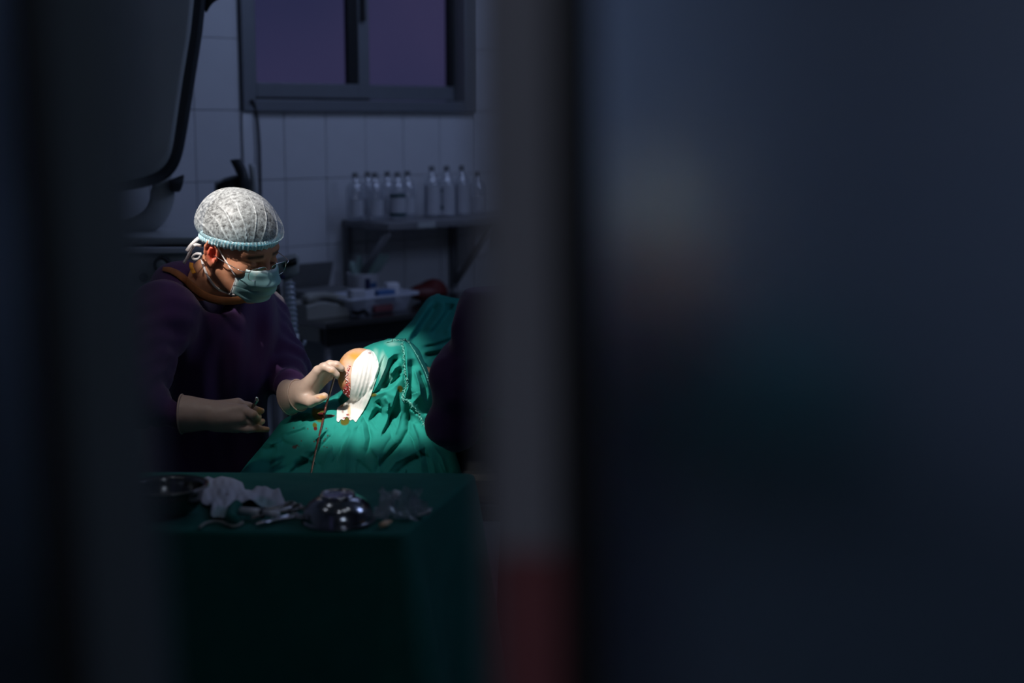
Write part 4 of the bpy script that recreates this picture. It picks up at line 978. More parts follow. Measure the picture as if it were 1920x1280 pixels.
def dress_head(root, tr, glasses=True, skin=None):
    """skin, hair, cap, mask and spectacles in head coordinates, carried to the world by tr"""
    if skin is None: body = obj('body', tr(hv), hf, M['skin'], root, attrs={'red': h_red, 'dark': h_dark})
    else: body = obj('body', tr(skin[0]), skin[1], M['skin'], root)
    obj('hair', tr(hrv), hrf, M['hair'], root)
    cap = obj('bouffant_cap', tr(cv), cf, M['cap'], root, attrs={'streak': cst, 'blue': cbl})
    n = len(cband)
    bb = np.array(cband); th = np.arange(n)*2*math.pi/n; pw = np.abs(np.sin(th*34+.8*np.sin(th*5)))
    rows_ = []
    for z_, r_o in ((.007, -.004), (.004, .0025), (-.002, .004), (-.008, .0035), (-.013, .002), (-.015, -.003)):
        k_ = 1+(r_o+.0030*pw)/.1; rows_.append(np.stack([bb[:, 0]*k_, bb[:, 1]*k_, bb[:, 2]+z_+.0018*np.sin(th*34)*(z_ < -.01)], -1))
    vb = np.concatenate(rows_); obj('elastic_band', tr(vb), [[a*n+b_, a*n+(b_+1) % n, (a+1)*n+(b_+1) % n, (a+1)*n+b_] for a in range(5) for b_ in range(n)], M['band'], cap, attrs={'ridge': np.tile(pw**6, 6)})
    mk = obj('face_mask', tr(mv), mf, M['mask'], root, attrs={'edge': me_})
    so = mk.modifiers.new('thick', 'SOLIDIFY'); so.thickness = .0012
    for j in (0, mgrid.shape[1]-1):
        MB().tube(list(tr(mgrid[:, j])), .0018, 6).build('mask_edge', M['strap'], mk)
    if glasses:
        gz = -.010
        fr_ = None
        for s in (-1, 1):
            c = np.array([.1135, s*.034, gz-.006]); ring = []
            for a in np.linspace(0, 2*math.pi, 40, endpoint=False):
                e = 1/(abs(math.cos(a))**3.2+abs(math.sin(a))**3.2)**(1/3.2)
                ring.append(c+np.array([-.010*max(0, e*math.cos(a)*.7)**2, s*.027*e*math.cos(a), .0175*e*math.sin(a)]))
            if fr_ is None:
                g_ = MB().tube(list(tr(np.array(ring))), .0009, 6, closed=True)
                fr_ = g_
            else: fr_.tube(list(tr(np.array(ring))), .0009, 6, closed=True)
            fr_.tube(list(tr(resample([(.112, s*.061, gz+.004), (.105, s*.074, gz+.004), (.09, s*.079, gz+.003), (.05, s*.083, gz+.001), (.012, s*.083, gz-.001), (-.004, s*.0815, gz-.003)], 22))), .0011, 6)
        fr_.tube(list(tr(resample([(.1135, -.008, gz-.002), (.119, -.004, gz+.002), (.119, .004, gz+.002), (.1135, .008, gz-.002)], 10))), .0010, 6)
        fo = fr_.build('spectacles', M['wire'], root)
        for s in (-1, 1):
            c = np.array([.113, s*.034, gz-.006]); vv = [c]
            for a in np.linspace(0, 2*math.pi, 30, endpoint=False):
                e = 1/(abs(math.cos(a))**3.2+abs(math.sin(a))**3.2)**(1/3.2); vv.append(c+np.array([-.0015-.010*max(0, e*math.cos(a)*.7)**2, s*.0265*e*math.cos(a), .017*e*math.sin(a)]))
            obj('lens', tr(np.array(vv)), [[0, 1+i, 1+(i+1) % 30] for i in range(30)], M['lens'], fo)
    return body, cap, mk

# ------------------------------------------------ surgeon
sg = empty('person', (NECKB[0]+.02, 3.45, 0), 'person in purple gown with white bouffant cap, glasses and teal mask bending over the knee', 'person')
body, cap, mk = dress_head(sg, hw)
bvh = BVHTree.FromPolygons([Vector(q) for q in hw(hv)], hf.tolist())
def on_head(px, py, off, Yd=3.26):
    h = cast(bvh, px, py, off); return h if h is not None else P(px, py, Yd)
def strap(line, n, w, nm, Yd=3.26, off=.003, flat=.35, par=mk):
    q = resample(line, n); pts = [on_head(x, y, off, Yd) for x, y in q]
    for _ in range(3):
        for i in range(1, n-1): pts[i] = (pts[i-1]+pts[i]*2+pts[i+1])/4
    tv = np.array([.3, -.9, .3]); return MB().tube(pts, w, 8, 1.0, up=None).build(nm, M['strap'], par)
strap([(441, 517), (434, 506), (424, 490), (414, 474), (408, 462)], 24, .0017, 'mask_tie', 3.25)
strap([(441, 552), (430, 550), (414, 545), (404, 538), (394, 526), (386, 510), (380, 494), (377, 478)], 40, .0030, 'mask_tie', 3.27, .004)
# loose tie ends behind the head
def ribbon(pts, w, nm, par, m=None):
    q = resample(pts, 16); L = []
    for i, p in enumerate(q):
        t = q[min(i+1, 15)]-q[max(i-1, 0)]; t /= np.linalg.norm(t); nrm = np.cross(t, (0.25, -1, .25)); nrm /= np.linalg.norm(nrm); L.append([p-nrm*w, p+nrm*w])
    o = MB().grid(np.array(L)).build(nm, m or M['strap'], par); so = o.modifiers.new('thick', 'SOLIDIFY'); so.thickness = .0008; return o
YR = 3.32
ribbon([P(373, 446, YR), P(367, 451, YR-.005), P(358, 460, YR-.008), P(350, 471, YR-.012)], .0045, 'tie_end', mk)
ribbon([P(378, 461, YR), P(366, 458, YR-.01), P(358, 467, YR), P(352, 482, YR+.01), P(344, 494, YR+.02)], .0036, 'tie_end', mk)
ribbon([P(377, 476, YR-.03), P(368, 475, YR-.02), P(360, 481, YR-.01), P(362, 486, YR-.01), P(371, 486, YR-.02), P(377, 480, YR-.03)], .003, 'tie_loop', mk)

# gown: torso, shoulders and both sleeves as one cloth surface
NS, FS = P(306, 588, 3.24), P(486, 590, 3.60)
NE, FE = P(244, 745, 3.10), P(533, 690, 3.50)
NW, FW = P(352, 778, 3.07), P(556, 741, 3.335)
CH, HP = P(392, 650, 3.47), P(385, 900, 3.52)
def gownf(p):
    d = sd_ell(p, CH, (.165, .16, .19))
    d = smin(d, sd_cone(p, CH, HP, .145, .165), .06)
    d = smin(d, sd_cone(p, HP, (HP[0]-.01, HP[1]+.02, .40), .165, .20), .06)
    d = smin(d, sd_cone(p, NS, FS, .068, .066), .08)
    d = smin(d, sd_cone(p, P(338, 545, 3.43), P(352, 590, 3.44), .070, .10), .06)
    # vertical drape folds on the body
    u = p[:, 0]*.8+p[:, 1]*.25
    d = d+(0.0075*np.sin(u*62+2.0*np.sin(p[:, 2]*5.5)+p[:, 2]*4)+.0048*np.sin(u*110+3*np.sin(p[:, 2]*8)))*np.clip((1.33-p[:, 2])/.2, 0, 1)
    sl = chain(p, [NS, NE], [.072, .064], .02); sl = smin(sl, sd_cone(p, NE, NW+np.array([-.030, 0, 0]), .062, .024), .03)
    sr = chain(p, [FS, FE], [.066, .058], .02); sr = smin(sr, sd_cone(p, FE, FW, .056, .028), .03)
    w = pnoise(p, 46, 8)*.007+pnoise(p, 95, 9)*.0035
    cn = .0035*np.sin(np.linalg.norm(p-NW, axis=1)*150+2*pnoise(p, 20, 4)); cf_ = .0045*np.sin(np.linalg.norm(p-FW, axis=1)*135+2*pnoise(p, 20, 6))
    d = smin(d, sl+w+cn*.8, .03); d = smin(d, sr+w+cf_, .03)
    d = smax(d, -sd_cone(p, P(398, 545, 3.36), P(430, 480, 3.26), .066, .09), .02)
    return d+pnoise(p, 30, 15)*.002
gv, gf = nets(gownf, (NE[0]-.16, 2.94, .38), (FW[0]+.16, 3.80, P(338, 470, 3.4)[2]), .0085)
gown = obj('gown', gv, gf, M['gown'], sg)
bvg = BVHTree.FromPolygons([Vector(q) for q in gv], gf.tolist())
# under-shirt collar round the neck
def shirtf(p):
    return smin(sd_ell(p, P(352, 540, 3.44), (.055, .07, .05)), sd_cone(p, P(350, 516, 3.44), P(385, 572, 3.40), .036, .045), .03)
sv, sf = nets(shirtf, P(360, 545, 3.42)-.17, P(360, 545, 3.42)+.17, .007); obj('undershirt', sv, sf, M['shirt'], sg)
# ochre binding along the neckline
up_l = resample([(306, 502), (318, 502), (334, 508), (350, 519), (366, 533), (382, 545), (398, 553), (414, 557), (432, 558), (452, 556), (472, 551), (488, 545)], 60)
lo_l = resample([(305, 508), (318, 511), (330, 518), (345, 531), (360, 546), (376, 558), (394, 566), (412, 570), (432, 570), (452, 568), (474, 562), (492, 555)], 60)
L = []
lastY = None
for k_ in range(6):
    row = []
    for i in range(60):
        q = up_l[i]*(1-k_/5)+lo_l[i]*k_/5; h = cast(bvg, *q, .006)
        Yg = np.interp(q[0], [300, 340, 380, 415, 450, 490], [3.40, 3.355, 3.31, 3.285, 3.305, 3.36])
        if h is not None and abs(h[1]-Yg) < .06: Yg = min(Yg+.02, h[1])
        row.append([q[0], q[1], Yg-.004*math.sin(math.pi*k_/5)])
    L.append(row)
L = np.array(L)
for _ in range(8): L[:, 1:-1, 2] = (L[:, :-2, 2]+2*L[:, 1:-1, 2]+L[:, 2:, 2])/4
L = np.array([[P(*q) for q in row] for row in L])
cb = MB().grid(L).build('collar_binding', M['trim'], sg); so = cb.modifiers.new('thick', 'SOLIDIFY'); so.thickness = .006; so.offset = 0
ribbon([P(359, 492, 3.36), P(358, 499, 3.355), P(361, 506, 3.35), P(364, 512, 3.345)], .0045, 'yellow_tag', sg, M['yellow'])

def glove(name, prims, k, cuff, lo_pts, parent, iod=None, extra=None):
    def fn(p):
        d = None
        for pr in prims:
            e = chain(p, pr[0], pr[1], .003); kk = pr[2] if len(pr) > 2 else k
            d = e if d is None else smin(d, e, kk)
        for c in cuff:                             # the cuff ends in a flat, open-looking hem
            dr_ = (np.array(c[1])-np.array(c[0])); dr_ = dr_/np.linalg.norm(dr_)
            d = smin(d, np.maximum(sd_cone(p, *c), -((p-np.array(c[0], np.float32)) @ dr_.astype(np.float32))), .004)
            d = np.maximum(d, -((p-np.array(c[0], np.float32)) @ dr_.astype(np.float32)))
        return d+pnoise(p, 130, 2)*.0007
    pts = np.array(lo_pts); v, f = nets(fn, pts.min(0)-.055, pts.max(0)+.055, .0021)
    pp = px_of(v); a = {'iodine': np.zeros(len(v)), 'blood': np.zeros(len(v))}
    if iod is not None: a['iodine'], a['blood'] = iod(pp)
    return obj(name, v, f, M['glove'], parent, attrs=a)
# right glove, nearest the camera, back of the hand to the lens
h_ = lambda x, y, Y: P(x, y, Y)
RW = h_(352, 777, 3.075)
R_prims = [
    ([h_(374, 777, 3.075), h_(402, 777, 3.075)], [.0270, .0285], .006),
    ([h_(404, 768, 3.088), h_(447, 756, 3.094)], [.020, .0128], .012),
    ([h_(404, 775, 3.068), h_(456, 769, 3.064)], [.023, .0135], .012),
    ([h_(404, 784, 3.062), h_(453, 785, 3.054)], [.023, .0130], .012),
    ([h_(404, 791, 3.070), h_(444, 801, 3.060)], [.021, .0130], .012),
    # index: over the instrument, tip beyond
    ([h_(446, 756, 3.094), h_(466, 761, 3.092), h_(479, 768, 3.098), h_(490, 770, 3.108)], [.0112, .0090, .0082, .0070], .003),
    # middle: bent, knuckle to the lens, tip tucked
    ([h_(456, 769, 3.066), h_(475, 778, 3.046), h_(482, 785, 3.058), h_(476, 790, 3.078)], [.0115, .0096, .0088, .0074], .003),
    # ring: extended under it
    ([h_(452, 785, 3.056), h_(472, 793, 3.058), h_(485, 793, 3.072), h_(492, 790, 3.084)], [.0108, .0088, .0078, .0066], .003),
    # little finger: lowest, stretched furthest
    ([h_(440, 801, 3.060), h_(464, 805, 3.052), h_(484, 803, 3.056), h_(501, 805, 3.062)], [.0104, .0084, .0074, .0062], .003),
    # thumb behind, meeting the index from the far side
    ([h_(404, 770, 3.105), h_(436, 776, 3.126), h_(462, 780, 3.124), h_(484, 782, 3.106)], [.017, .0120, .0102, .0082], .005),
]
def ri(pp): return np.clip(np.clip((pp[:, 0]-470)/14, 0, 1)*.7+blot(pp, (486, 768), 5, 5, 3)*.5, 0, 1), blot(pp, (472, 765), 3, 3, 4)*.5
gl = glove('glove', R_prims, .004, [(h_(341, 776, 3.075), h_(393, 777, 3.075), .0425, .0335)], [h_(338, 745, 3.05), h_(505, 815, 3.12)], sg, ri)
gl['label'] = 'latex glove holding the needle holder'
MB().tube([h_(341, 776, 3.075)+np.array([0, .0430*math.cos(a), .0430*math.sin(a)]) for a in np.linspace(0, 6.283, 36, endpoint=False)], .0022, 6, closed=True).build('cuff_roll', M['glove'], gl)
# left glove on the knee
L_prims = [
    ([h_(560, 742, 3.325), h_(574, 736, 3.315)], [.029, .030], .01),
    ([h_(566, 738, 3.308), h_(597, 695, 3.282)], [.020, .0125], .012),
    ([h_(569, 735, 3.325), h_(606, 690, 3.302)], [.021, .0125], .012),
    ([h_(572, 734, 3.340), h_(612, 696, 3.325)], [.020, .012], .012),
    ([h_(574, 736, 3.352), h_(614, 706, 3.345)], [.018, .0115], .012),
    ([h_(597, 695, 3.282), h_(609, 688, 3.272), h_(622, 694, 3.268), h_(631, 702, 3.272)], [.0118, .0100, .0092, .0080], .004),
    ([h_(606, 690, 3.302), h_(618, 683, 3.292), h_(631, 684, 3.288), h_(640, 690, 3.290)], [.0118, .0098, .0088, .0078], .004),
    ([h_(612, 696, 3.325), h_(624, 689, 3.318), h_(634, 688, 3.312), h_(642, 692, 3.308)], [.0112, .0095, .0085, .0074], .004),
    ([h_(614, 706, 3.345), h_(626, 702, 3.338), h_(634, 704, 3.332), h_(640, 709, 3.330)], [.0105, .0088, .0078, .0068], .004),
    ([h_(566, 746, 3.30), h_(582, 753, 3.278), h_(597, 748, 3.268), h_(608, 743, 3.266)], [.019, .0138, .0112, .0096], .008),
]
def li(pp): return np.clip(np.maximum.reduce([blot(pp, (602, 744), 12, 5, 5, .8)*.8, blot(pp, (622, 697), 8, 5, 6, .8)*.45, blot(pp, (634, 686), 8, 4, 7, .8)*.5, blot(pp, (612, 725), 10, 14, 8, .6)*.35]), 0, 1), np.maximum.reduce([blot(pp, (619, 691), 4, 2, 9)*.5, blot(pp, (596, 745), 4, 2, 10)*.5, blot(pp, (618, 716), 3, 3, 12, .3)*.7, blot(pp, (611, 730), 3, 4, 13, .3)*.6, blot(pp, (632, 685), 3, 2, 14)*.4])
gl2 = glove('glove', L_prims, .004, [(h_(541, 745, 3.34), h_(568, 739, 3.32), .042, .034)], [h_(540, 672, 3.25), h_(645, 768, 3.36)], sg, li)
gl2['label'] = 'blood-flecked latex glove resting on the knee'
ca = (h_(566, 739, 3.32)-h_(541, 745, 3.34)); ca /= np.linalg.norm(ca); e1 = np.cross(ca, (0, 0, 1)); e1 /= np.linalg.norm(e1); e2 = np.cross(ca, e1)
for q, rr in ((h_(542, 745, 3.34), .0420), (h_(560, 741, 3.325), .0380)):
    MB().tube([q+e1*rr*math.cos(a)+e2*rr*math.sin(a) for a in np.linspace(0, 6.283, 36, endpoint=False)], .0020, 6, closed=True).build('cuff_roll', M['glove'], gl2)
# trousers and shoes below the gown
def legs(root, x, y, nm='trousers'):
    for dx in (-.11, .11):
        MB().tube([(x+dx, y, .48), (x+dx, y+.01, .28), (x+dx*1.02, y+.015, .07)], [.085, .072, .068], 14).build('trouser_leg', M['shirt'], root)
        sh = MB(); 
        def shf(p, c=(x+dx*1.02, y, 0)):
            q = p-np.array(c); return smin(sd_ell(q, (0, -.06, .03), (.048, .10, .032)), sd_ell(q, (0, .02, .045), (.044, .07, .045)), .03)
        v, f = nets(shf, (x+dx-.08, y-.2, -.01), (x+dx+.08, y+.13, .12), .011); v[:, 2] = np.maximum(v[:, 2], .001); obj('shoe', v, f, M['white'], root)
legs(sg, HP[0], HP[1])
# needle holder in the right hand
root = empty('needle_holder', h_(470, 770, 3.08), 'dark steel needle holder gripped in the right glove', 'surgical instrument')
MB().tube([h_(464, 778, 3.100), h_(469, 770, 3.092), h_(476, 758, 3.086), h_(482, 746, 3.084)], [.0032, .0038, .0036, .0026], 8).build('shank', M['steel_dark'], root)
MB().tube([h_(466, 777, 3.104), h_(471, 768, 3.096), h_(479, 756, 3.090), h_(484, 748, 3.088)], [.003, .0034, .0032, .0022], 8).build('jaw', M['steel_dark'], root)
MB().lathe(h_(481, 746, 3.078), [(0, -.003), (.003, -.002), (.003, .002), (0, .003)], 10).build('rivet', M['wire'], root)
for c in ((459, 787), (466, 790)):
    MB().tube([h_(c[0], c[1], 3.106)+np.array([.008*math.cos(a), 0, .008*math.sin(a)]) for a in np.linspace(0, 6.283, 20, endpoint=False)], .0018, 6, closed=True).build('finger_ring', M['steel_dark'], root)

# ------------------------------------------------ assistant at the right, mostly behind the door
AS = empty('person', (P(1085, 0, 3.1)[0], 3.12, 0), 'person in purple gown seen behind the right door leaf, bent elbow beside the drape', 'person')
AF = np.array([-.62, .66, -.42]); AF /= np.linalg.norm(AF); AL = np.array([-.73, -.68, 0]); AL -= AF*(AL @ AF); AL /= np.linalg.norm(AL); AU = np.cross(AF, AL)
AHM = np.stack([AF, AL, AU]); AHO = P(1215, 446, 3.12)
def aw(v): return AHO+(np.asarray(v, float)*HS) @ AHM
anb = AHO+np.array([.075, -.045, -.16])
anl = (anb-AHO) @ AHM.T/HS
pts_ = np.array([anl, anl*1.45, (0, 0, 0)])
dress_head(AS, aw, False, nets(lambda p: headf(p, anl), np.minimum(pts_.min(0)-.10, (-.14, -.12, -.14)), np.maximum(pts_.max(0)+.08, (.15, .12, .14)), .0045))
TS, BS = P(928, 590, 3.00), P(1130, 560, 3.24)
EL, WR = P(846, 794, 3.02), P(866, 772, 3.20)
AC, AH = P(1095, 690, 3.14), P(1090, 900, 3.14)
def asf(p):
    d = sd_ell(p, AC, (.17, .17, .20)); d = smin(d, sd_cone(p, AC, AH, .15, .17), .06); d = smin(d, sd_cone(p, AH, (AH[0], AH[1]+.03, .40), .17, .20), .06)
    d = smin(d, sd_cone(p, TS, BS, .075, .07), .08); d = smin(d, sd_cone(p, aw(anl[None]*1.30)[0], AC, .096, .13), .06)
    u = p[:, 0]*.7+p[:, 1]*.6
    d = d+.005*np.sin(u*60+2*np.sin(p[:, 2]*5))
    mid = TS*.45+EL*.55+np.array([-.012, 0, -.005])
    sl = chain(p, [TS, mid, EL], [.074, .068, .056], .03); sl = smin(sl, sd_cone(p, EL, WR, .054, .042), .03)
    w = pnoise(p, 40, 28)*.008+pnoise(p, 85, 29)*.0045
    d = smin(d, sl+w, .03)
    br = chain(p, [BS, P(1010, 720, 3.34), P(890, 735, 3.36)], [.07, .06, .043], .03)
    return smin(d, br+w, .03)
av, afc = nets(asf, (P(830, 0, 3.0)[0]-.07, 2.82, .38), (AC[0]+.32, 3.50, anb[2]+.06), .0095)
obj('gown', av, afc, M['gown'], AS)
for q, nm in ((WR, 'glove'), (P(890, 735, 3.36), 'glove')):
    d0 = np.array([.05, .85, -.30]); d0 /= np.linalg.norm(d0); sd = np.cross(d0, (0, 0, 1)); sd /= np.linalg.norm(sd)
    pr = [([q, q+d0*.09], [.033, .03], .01)]
    for i, (o_, ln) in enumerate([(-.03, .062), (-.010, .074), (.010, .070), (.029, .055)]):
        b0 = q+d0*.085+sd*o_; pr.append(([b0, b0+d0*ln*.5+np.array([0, 0, -.004]), b0+d0*ln*.85+np.array([0, 0, -.022])], [.0115, .0095, .0078], .005))
    t0 = q+d0*.03-sd*.03; pr.append(([t0, t0+d0*.03-sd*.022, t0+d0*.06-sd*.02+np.array([0, 0, -.01])], [.015, .0115, .009], .008))
    glove(nm, pr, .004, [(q-d0*.03, q+d0*.02, .04, .034)], [q-.05, q+d0*.18+.03, q+d0*.18-.03], AS)
legs(AS, AH[0], AH[1])

# ================================================================== INSTRUMENT TABLE IN FRONT
TZ = .955
c_nr, c_fr, c_fl, c_nl = PZ(752, 1000, TZ), PZ(888, 887, TZ), PZ(120, 884, TZ), PZ(120, 988, TZ)
cor = np.array([c_nr, c_fr, c_fl, c_nl])[:, :2]
cen = cor.mean(0)
root = empty('instrument_table', (cen[0], cen[1], 0), 'steel instrument table hidden under the dark green cloth in front', 'table')
inn = cen+(cor-cen)*.97
v = [(*q, TZ-.03) for q in inn]+[(*q, TZ-.006) for q in inn]
obj('tabletop', v, [[0, 1, 2, 3][::-1], [4, 5, 6, 7]]+[[i, (i+1) % 4, 4+(i+1) % 4, 4+i] for i in range(4)], M['steel'], root, smooth=False)
for q in cen+(cor-cen)*.9: MB().tube([(*q, 0.0), (*q, TZ-.03)], .014, 10).build('leg', M['steel'], root)
# cloth: top, rounded edge and hanging skirts with folds
per = []
cc = [c_nr[:2], c_fr[:2], c_fl[:2], c_nl[:2]]
for i in range(4):
    a, b_, c = cc[i-1], cc[i], cc[(i+1) % 4]; r = .022
    d1v = (a-b_)/np.linalg.norm(a-b_); d2v = (c-b_)/np.linalg.norm(c-b_)
    p1, p2 = b_+d1v*r, b_+d2v*r
    for t in np.linspace(0, 1, 8): per.append((1-t)**2*p1+2*t*(1-t)*b_+t*t*p2)
per = np.array(per+[per[0]]); d = np.r_[0, np.cumsum(np.linalg.norm(np.diff(per, axis=0), axis=1))]; NP = 420
ss = np.linspace(0, d[-1], NP, endpoint=False); per = np.stack([np.interp(ss, d, per[:, k]) for k in (0, 1)], 1)
tn = np.roll(per, -2, 0)-np.roll(per, 2, 0); tn /= np.linalg.norm(tn, axis=1)[:, None]; on = np.stack([tn[:, 1], -tn[:, 0]], 1)
for _ in range(6): on = (np.roll(on, 1, 0)+2*on+np.roll(on, -1, 0)); on /= np.linalg.norm(on, axis=1)[:, None]
L = []
for sc in list(np.linspace(.02, .96, 44)):
    q = cen+(per-cen)*sc; z = TZ+.0018*pnoise(q*1.0, 22, 3)*np.clip((1-sc)*6, 0, 1)+.0012*pnoise(q, 60, 4); L.append(np.c_[q, z])
for a in np.linspace(0, 90, 6): a = math.radians(a); L.append(np.c_[per+on*(.010*math.sin(a)-.002), np.full(NP, TZ-.010+.010*math.cos(a))])
fold = .6*np.sin(ss*21+1.2*np.sin(ss*4.1))+.4*np.sin(ss*43+2*np.sin(ss*3))
cornr = sum(np.exp(-(np.linalg.norm(per-c[:2], axis=1)/.10)**2) for c in (c_nr, c_fr, c_fl, c_nl))
for t in np.linspace(.03, 1, 36):
    off = .008+.045*t**.9+(.030*fold*(.35+1.1*cornr))*t**.8+.075*cornr*t**.9
    L.append(np.c_[per+on*off[:, None], np.full(NP, TZ-.010-(TZ-.13)*t)])
V = np.concatenate(L); K = len(L)
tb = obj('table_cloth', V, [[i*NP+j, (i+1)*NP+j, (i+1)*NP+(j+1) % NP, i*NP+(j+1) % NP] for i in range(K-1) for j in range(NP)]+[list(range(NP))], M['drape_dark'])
tag(tb, 'dark green cloth covering the instrument table in the foreground with hanging folds', 'tablecloth')
TT = TZ+.0022
def tp(px, py): return PZ(px, py, TT)
# dome: steel bowl turned upside down
bc = tp(630, 985); bc[1] += .034; R = .062
root = empty('steel_bowl', bc, 'shiny steel bowl turned upside down at the front edge of green table', 'bowl')
pr = [(R+.004, 0), (R+.0045, .002), (R, .004)]+[(R*math.cos(a)**.8, .004+.043*math.sin(a)**.95) for a in np.linspace(.05, 1.12, 18)]+[(.030, .0435), (.029, .047), (.027, .0475), (.0, .0465)]
MB().lathe(bc, pr, 56).build('bowl_shell', M['steel'], root)
MB().lathe(bc, [(.031, .0425), (.0315, .045), (.030, .0485), (.028, .0485), (.0275, .0455)], 48).build('foot_ring', M['steel'], root)
# open dark bowl at the left
bc = tp(318, 962); R = .062
root = empty('steel_bowl', bc, 'open dark steel basin at the left end of the green table', 'bowl')
pr = [(0, 0), (.030, 0), (.033, .003)]+[(.033+.029*math.sin(a), .003+.048*(1-math.cos(a))) for a in np.linspace(.15, 1.5, 12)]+[(.069, .0495), (.070, .0515), (.068, .0525), (.061, .0505)]+[(.031+.029*math.sin(a), .006+.046*(1-math.cos(a))) for a in np.linspace(1.5, .1, 12)]+[(0, .006)]
MB().lathe(bc, pr, 48).build('basin_shell', M['steel_dark'], root)
MB().lathe(bc, [(.0675, .0500), (.0712, .0500), (.0716, .0518), (.0705, .0535), (.0675, .0530)], 48).build('rolled_rim', M['steel_dark'], root)
# crumpled white gauze cloth
def clothpatch(name, outline, m, hgt, label, cat, attr=None, n=60, group=None):
    o = np.array(outline, float); ymin, ymax = o[:, 1].min(), o[:, 1].max()
    pts = resample([*outline, outline[0]], 90)[:-1]; c = pts.mean(0); L = []
    for sc in np.linspace(.03, 1, 24):
        q = c+(pts-c)*sc; row = []
        for x, y in q:
            w = tp(x, y); row.append(w)
        row = np.array(row); nz_ = hgt(q, sc); row[:, 2] += nz_; L.append(row)
    V = np.array(L); k = V.shape[1]; F = [[i*k+j, i*k+(j+1) % k, (i+1)*k+(j+1) % k, (i+1)*k+j] for i in range(23) for j in range(k)]+[list(range(k))[::-1]]
    pp = px_of(V.reshape(-1, 3)); ob = obj(name, V.reshape(-1, 3), F, m, attrs=attr(pp) if attr else None)
    so = ob.modifiers.new('thick', 'SOLIDIFY'); so.thickness = .0012; so.offset = 1
    return tag(ob, label, cat, group)
def hg(q, sc): return .007+.006*pnoise(q, .10, 31)*(.4+.6*sc)+.003*pnoise(q, .26, 32)
clothpatch('gauze_cloth', [(366, 902), (392, 905), (425, 904), (455, 905), (458, 918), (490, 920), (524, 924), (528, 938), (536, 950), (522, 962), (505, 960), (480, 948), (450, 950), (430, 976), (394, 974), (398, 952), (378, 946), (376, 925)], M['paper'], hg,
           'crumpled white gauze cloth beside the dark basin', 'cloth', lambda pp: {'green': np.maximum(blot(pp, (495, 946), 34, 14, 61, .6), blot(pp, (414, 962), 22, 14, 62, .6))*.85, 'blood': blot(pp, (426, 928), 5, 4, 63, .6)*.6})
# yellowish tube loop
ya = resample([tp(x, y)+np.array([0, 0, .003]) for x, y in [(374, 992), (384, 984), (400, 980), (415, 981), (426, 986), (436, 990), (448, 988), (455, 982)]], 40)
tag(MB().tube(ya, .0026, 8).build('rubber_tube', M['beige']), 'thin beige rubber tube looped at the front edge of the green table', 'tube')
# instruments in a heap
def forceps(a, b_, wd, label, m, hgt=.006):
    a, b_ = tp(*a)+np.array([0, 0, hgt]), tp(*b_)+np.array([0, 0, hgt]); t = (b_-a)/np.linalg.norm(b_-a); n = np.array([-t[1], t[0], 0]); n /= np.linalg.norm(n)
    root = empty('forceps', (a+b_)/2-np.array([0, 0, hgt]), label, 'surgical instrument', 'instruments heaped by the upturned bowl')
    for s in (-1, 1):
        pts = [a+n*s*wd*.75, a*.8+b_*.2+n*s*wd*.55, a*.45+b_*.55-n*s*.001, a*.3+b_*.7+n*s*.002, b_+n*s*.0008]
        arm_ = MB().tube(resample(pts, 16), [.0030]*11+[.0034, .0034, .003, .0024, .0016], 8).build('arm', m, root)
        MB().tube([a+n*s*wd*.75+(-t*.010+n*s*.004)+.009*(t*math.cos(q)+n*math.sin(q)) for q in np.linspace(0, 6.283, 22, endpoint=False)], .0021, 6, closed=True).build('finger_ring', m, arm_)
    MB().lathe(a*.45+b_*.55, [(0, -.004), (.0042, -.003), (.0042, .003), (0, .004)], 10).build('pivot', m, root)
forceps((548, 974), (478, 990), .012, 'steel forceps lying nearest the front edge beside the upturned bowl', M['steel'])
forceps((556, 962), (470, 982), .013, 'steel forceps lying behind the front ones, rings against the bowl', M['steel_dark'], .010)
forceps((540, 954), (462, 966), .012, 'dark forceps furthest back in the heap, touching the gauze', M['steel_dark'], .006)
a, b_ = tp(452, 970)+np.array([0, 0, .012]), tp(522, 978)+np.array([0, 0, .014])
root = empty('syringe', a, 'white plastic syringe lying across the heap of forceps', 'syringe')
MB().tube([a, a*.6+b_*.4, a*.45+b_*.55], [.0075, .0075, .0072], 14).build('barrel', M['white'], root)
MB().tube([a*.42+b_*.58, a*.4+b_*.6], .0105, 12).build('flange', M['machine_dark'], root)
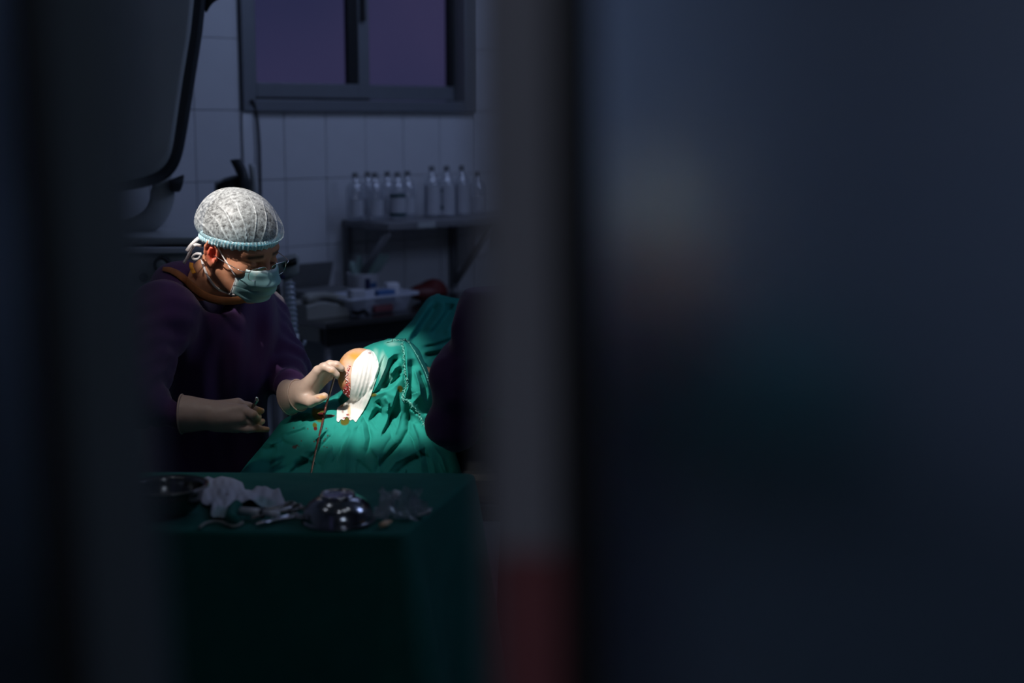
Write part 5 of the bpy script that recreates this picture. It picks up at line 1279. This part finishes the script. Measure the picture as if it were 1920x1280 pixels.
MB().tube([a*.38+b_*.62, b_], [.0065, .006], 12).build('plunger', M['white'], root)
# green cloth roll under the heap
rp = resample([tp(x, y)+np.array([0, 0, .010]) for x, y in [(446, 956), (436, 966), (432, 980), (440, 988)]], 20)
tag(MB().tube(rp, [.006]+[.011]*18+[.006], 12, .9).build('cloth_roll', M['drape_dark']), 'small dark green cloth roll between gauze and forceps', 'cloth')
# clear crumpled packaging
bcp = tp(752, 968)
k = 30; vv = []; ff = []
for j, (h0, w0) in enumerate([(0, .030), (.006, .036), (.014, .030), (.024, .024), (.033, .020), (.042, .026)]):
    for i in range(k):
        t = 2*math.pi*i/k; w = w0*(1+.34*math.sin(5*t+j*1.1)+.22*math.sin(11*t-j*1.7)); vv.append(bcp+np.array([w*math.cos(t)*1.15, w*.6*math.sin(t), h0+.009*math.sin(3*t+j)*(j > 0)+.007*math.sin(8*t+j*2.1)*(j > 1)]))
for j in range(5):
    for i in range(k): ff.append([j*k+i, j*k+(i+1) % k, (j+1)*k+(i+1) % k, (j+1)*k+i])
root = empty('plastic_wrapper', bcp, 'crumpled clear plastic wrapper standing on the right end of green table', 'wrapper')
obj('film_wrap', vv, ff, M['crumple'], root, smooth=False)
MB().box(bcp+np.array([.042, -.004, .008]), (.026, .012, .004), [(.93, .1, .36), (-.1, .99, 0), (-.36, 0, .93)], .001).build('paper_tab', M['label'], root, smooth=False)
MB().tube([bcp+np.array([-.010, 0, .034]), bcp+np.array([-.006, 0, .046])], [.006, .007], 10).build('crimped_end', M['white'], root)
a = tp(714, 990); b_ = tp(729, 984)
root = empty('ampoule', (a+b_)/2, 'small tan ampoule lying in front of the plastic wrapper', 'ampoule')
MB().tube([a+np.array([0, 0, .005]), a*.5+b_*.5+np.array([0, 0, .005]), b_+np.array([0, 0, .005])], [.0045, .0055, .0045], 12).build('glass_body', M['tan'], root)
MB().tube([b_+np.array([0, 0, .005]), b_*1.35-a*.35+np.array([0, 0, .005])], [.0025, .002], 10).build('neck', M['tan'], root)
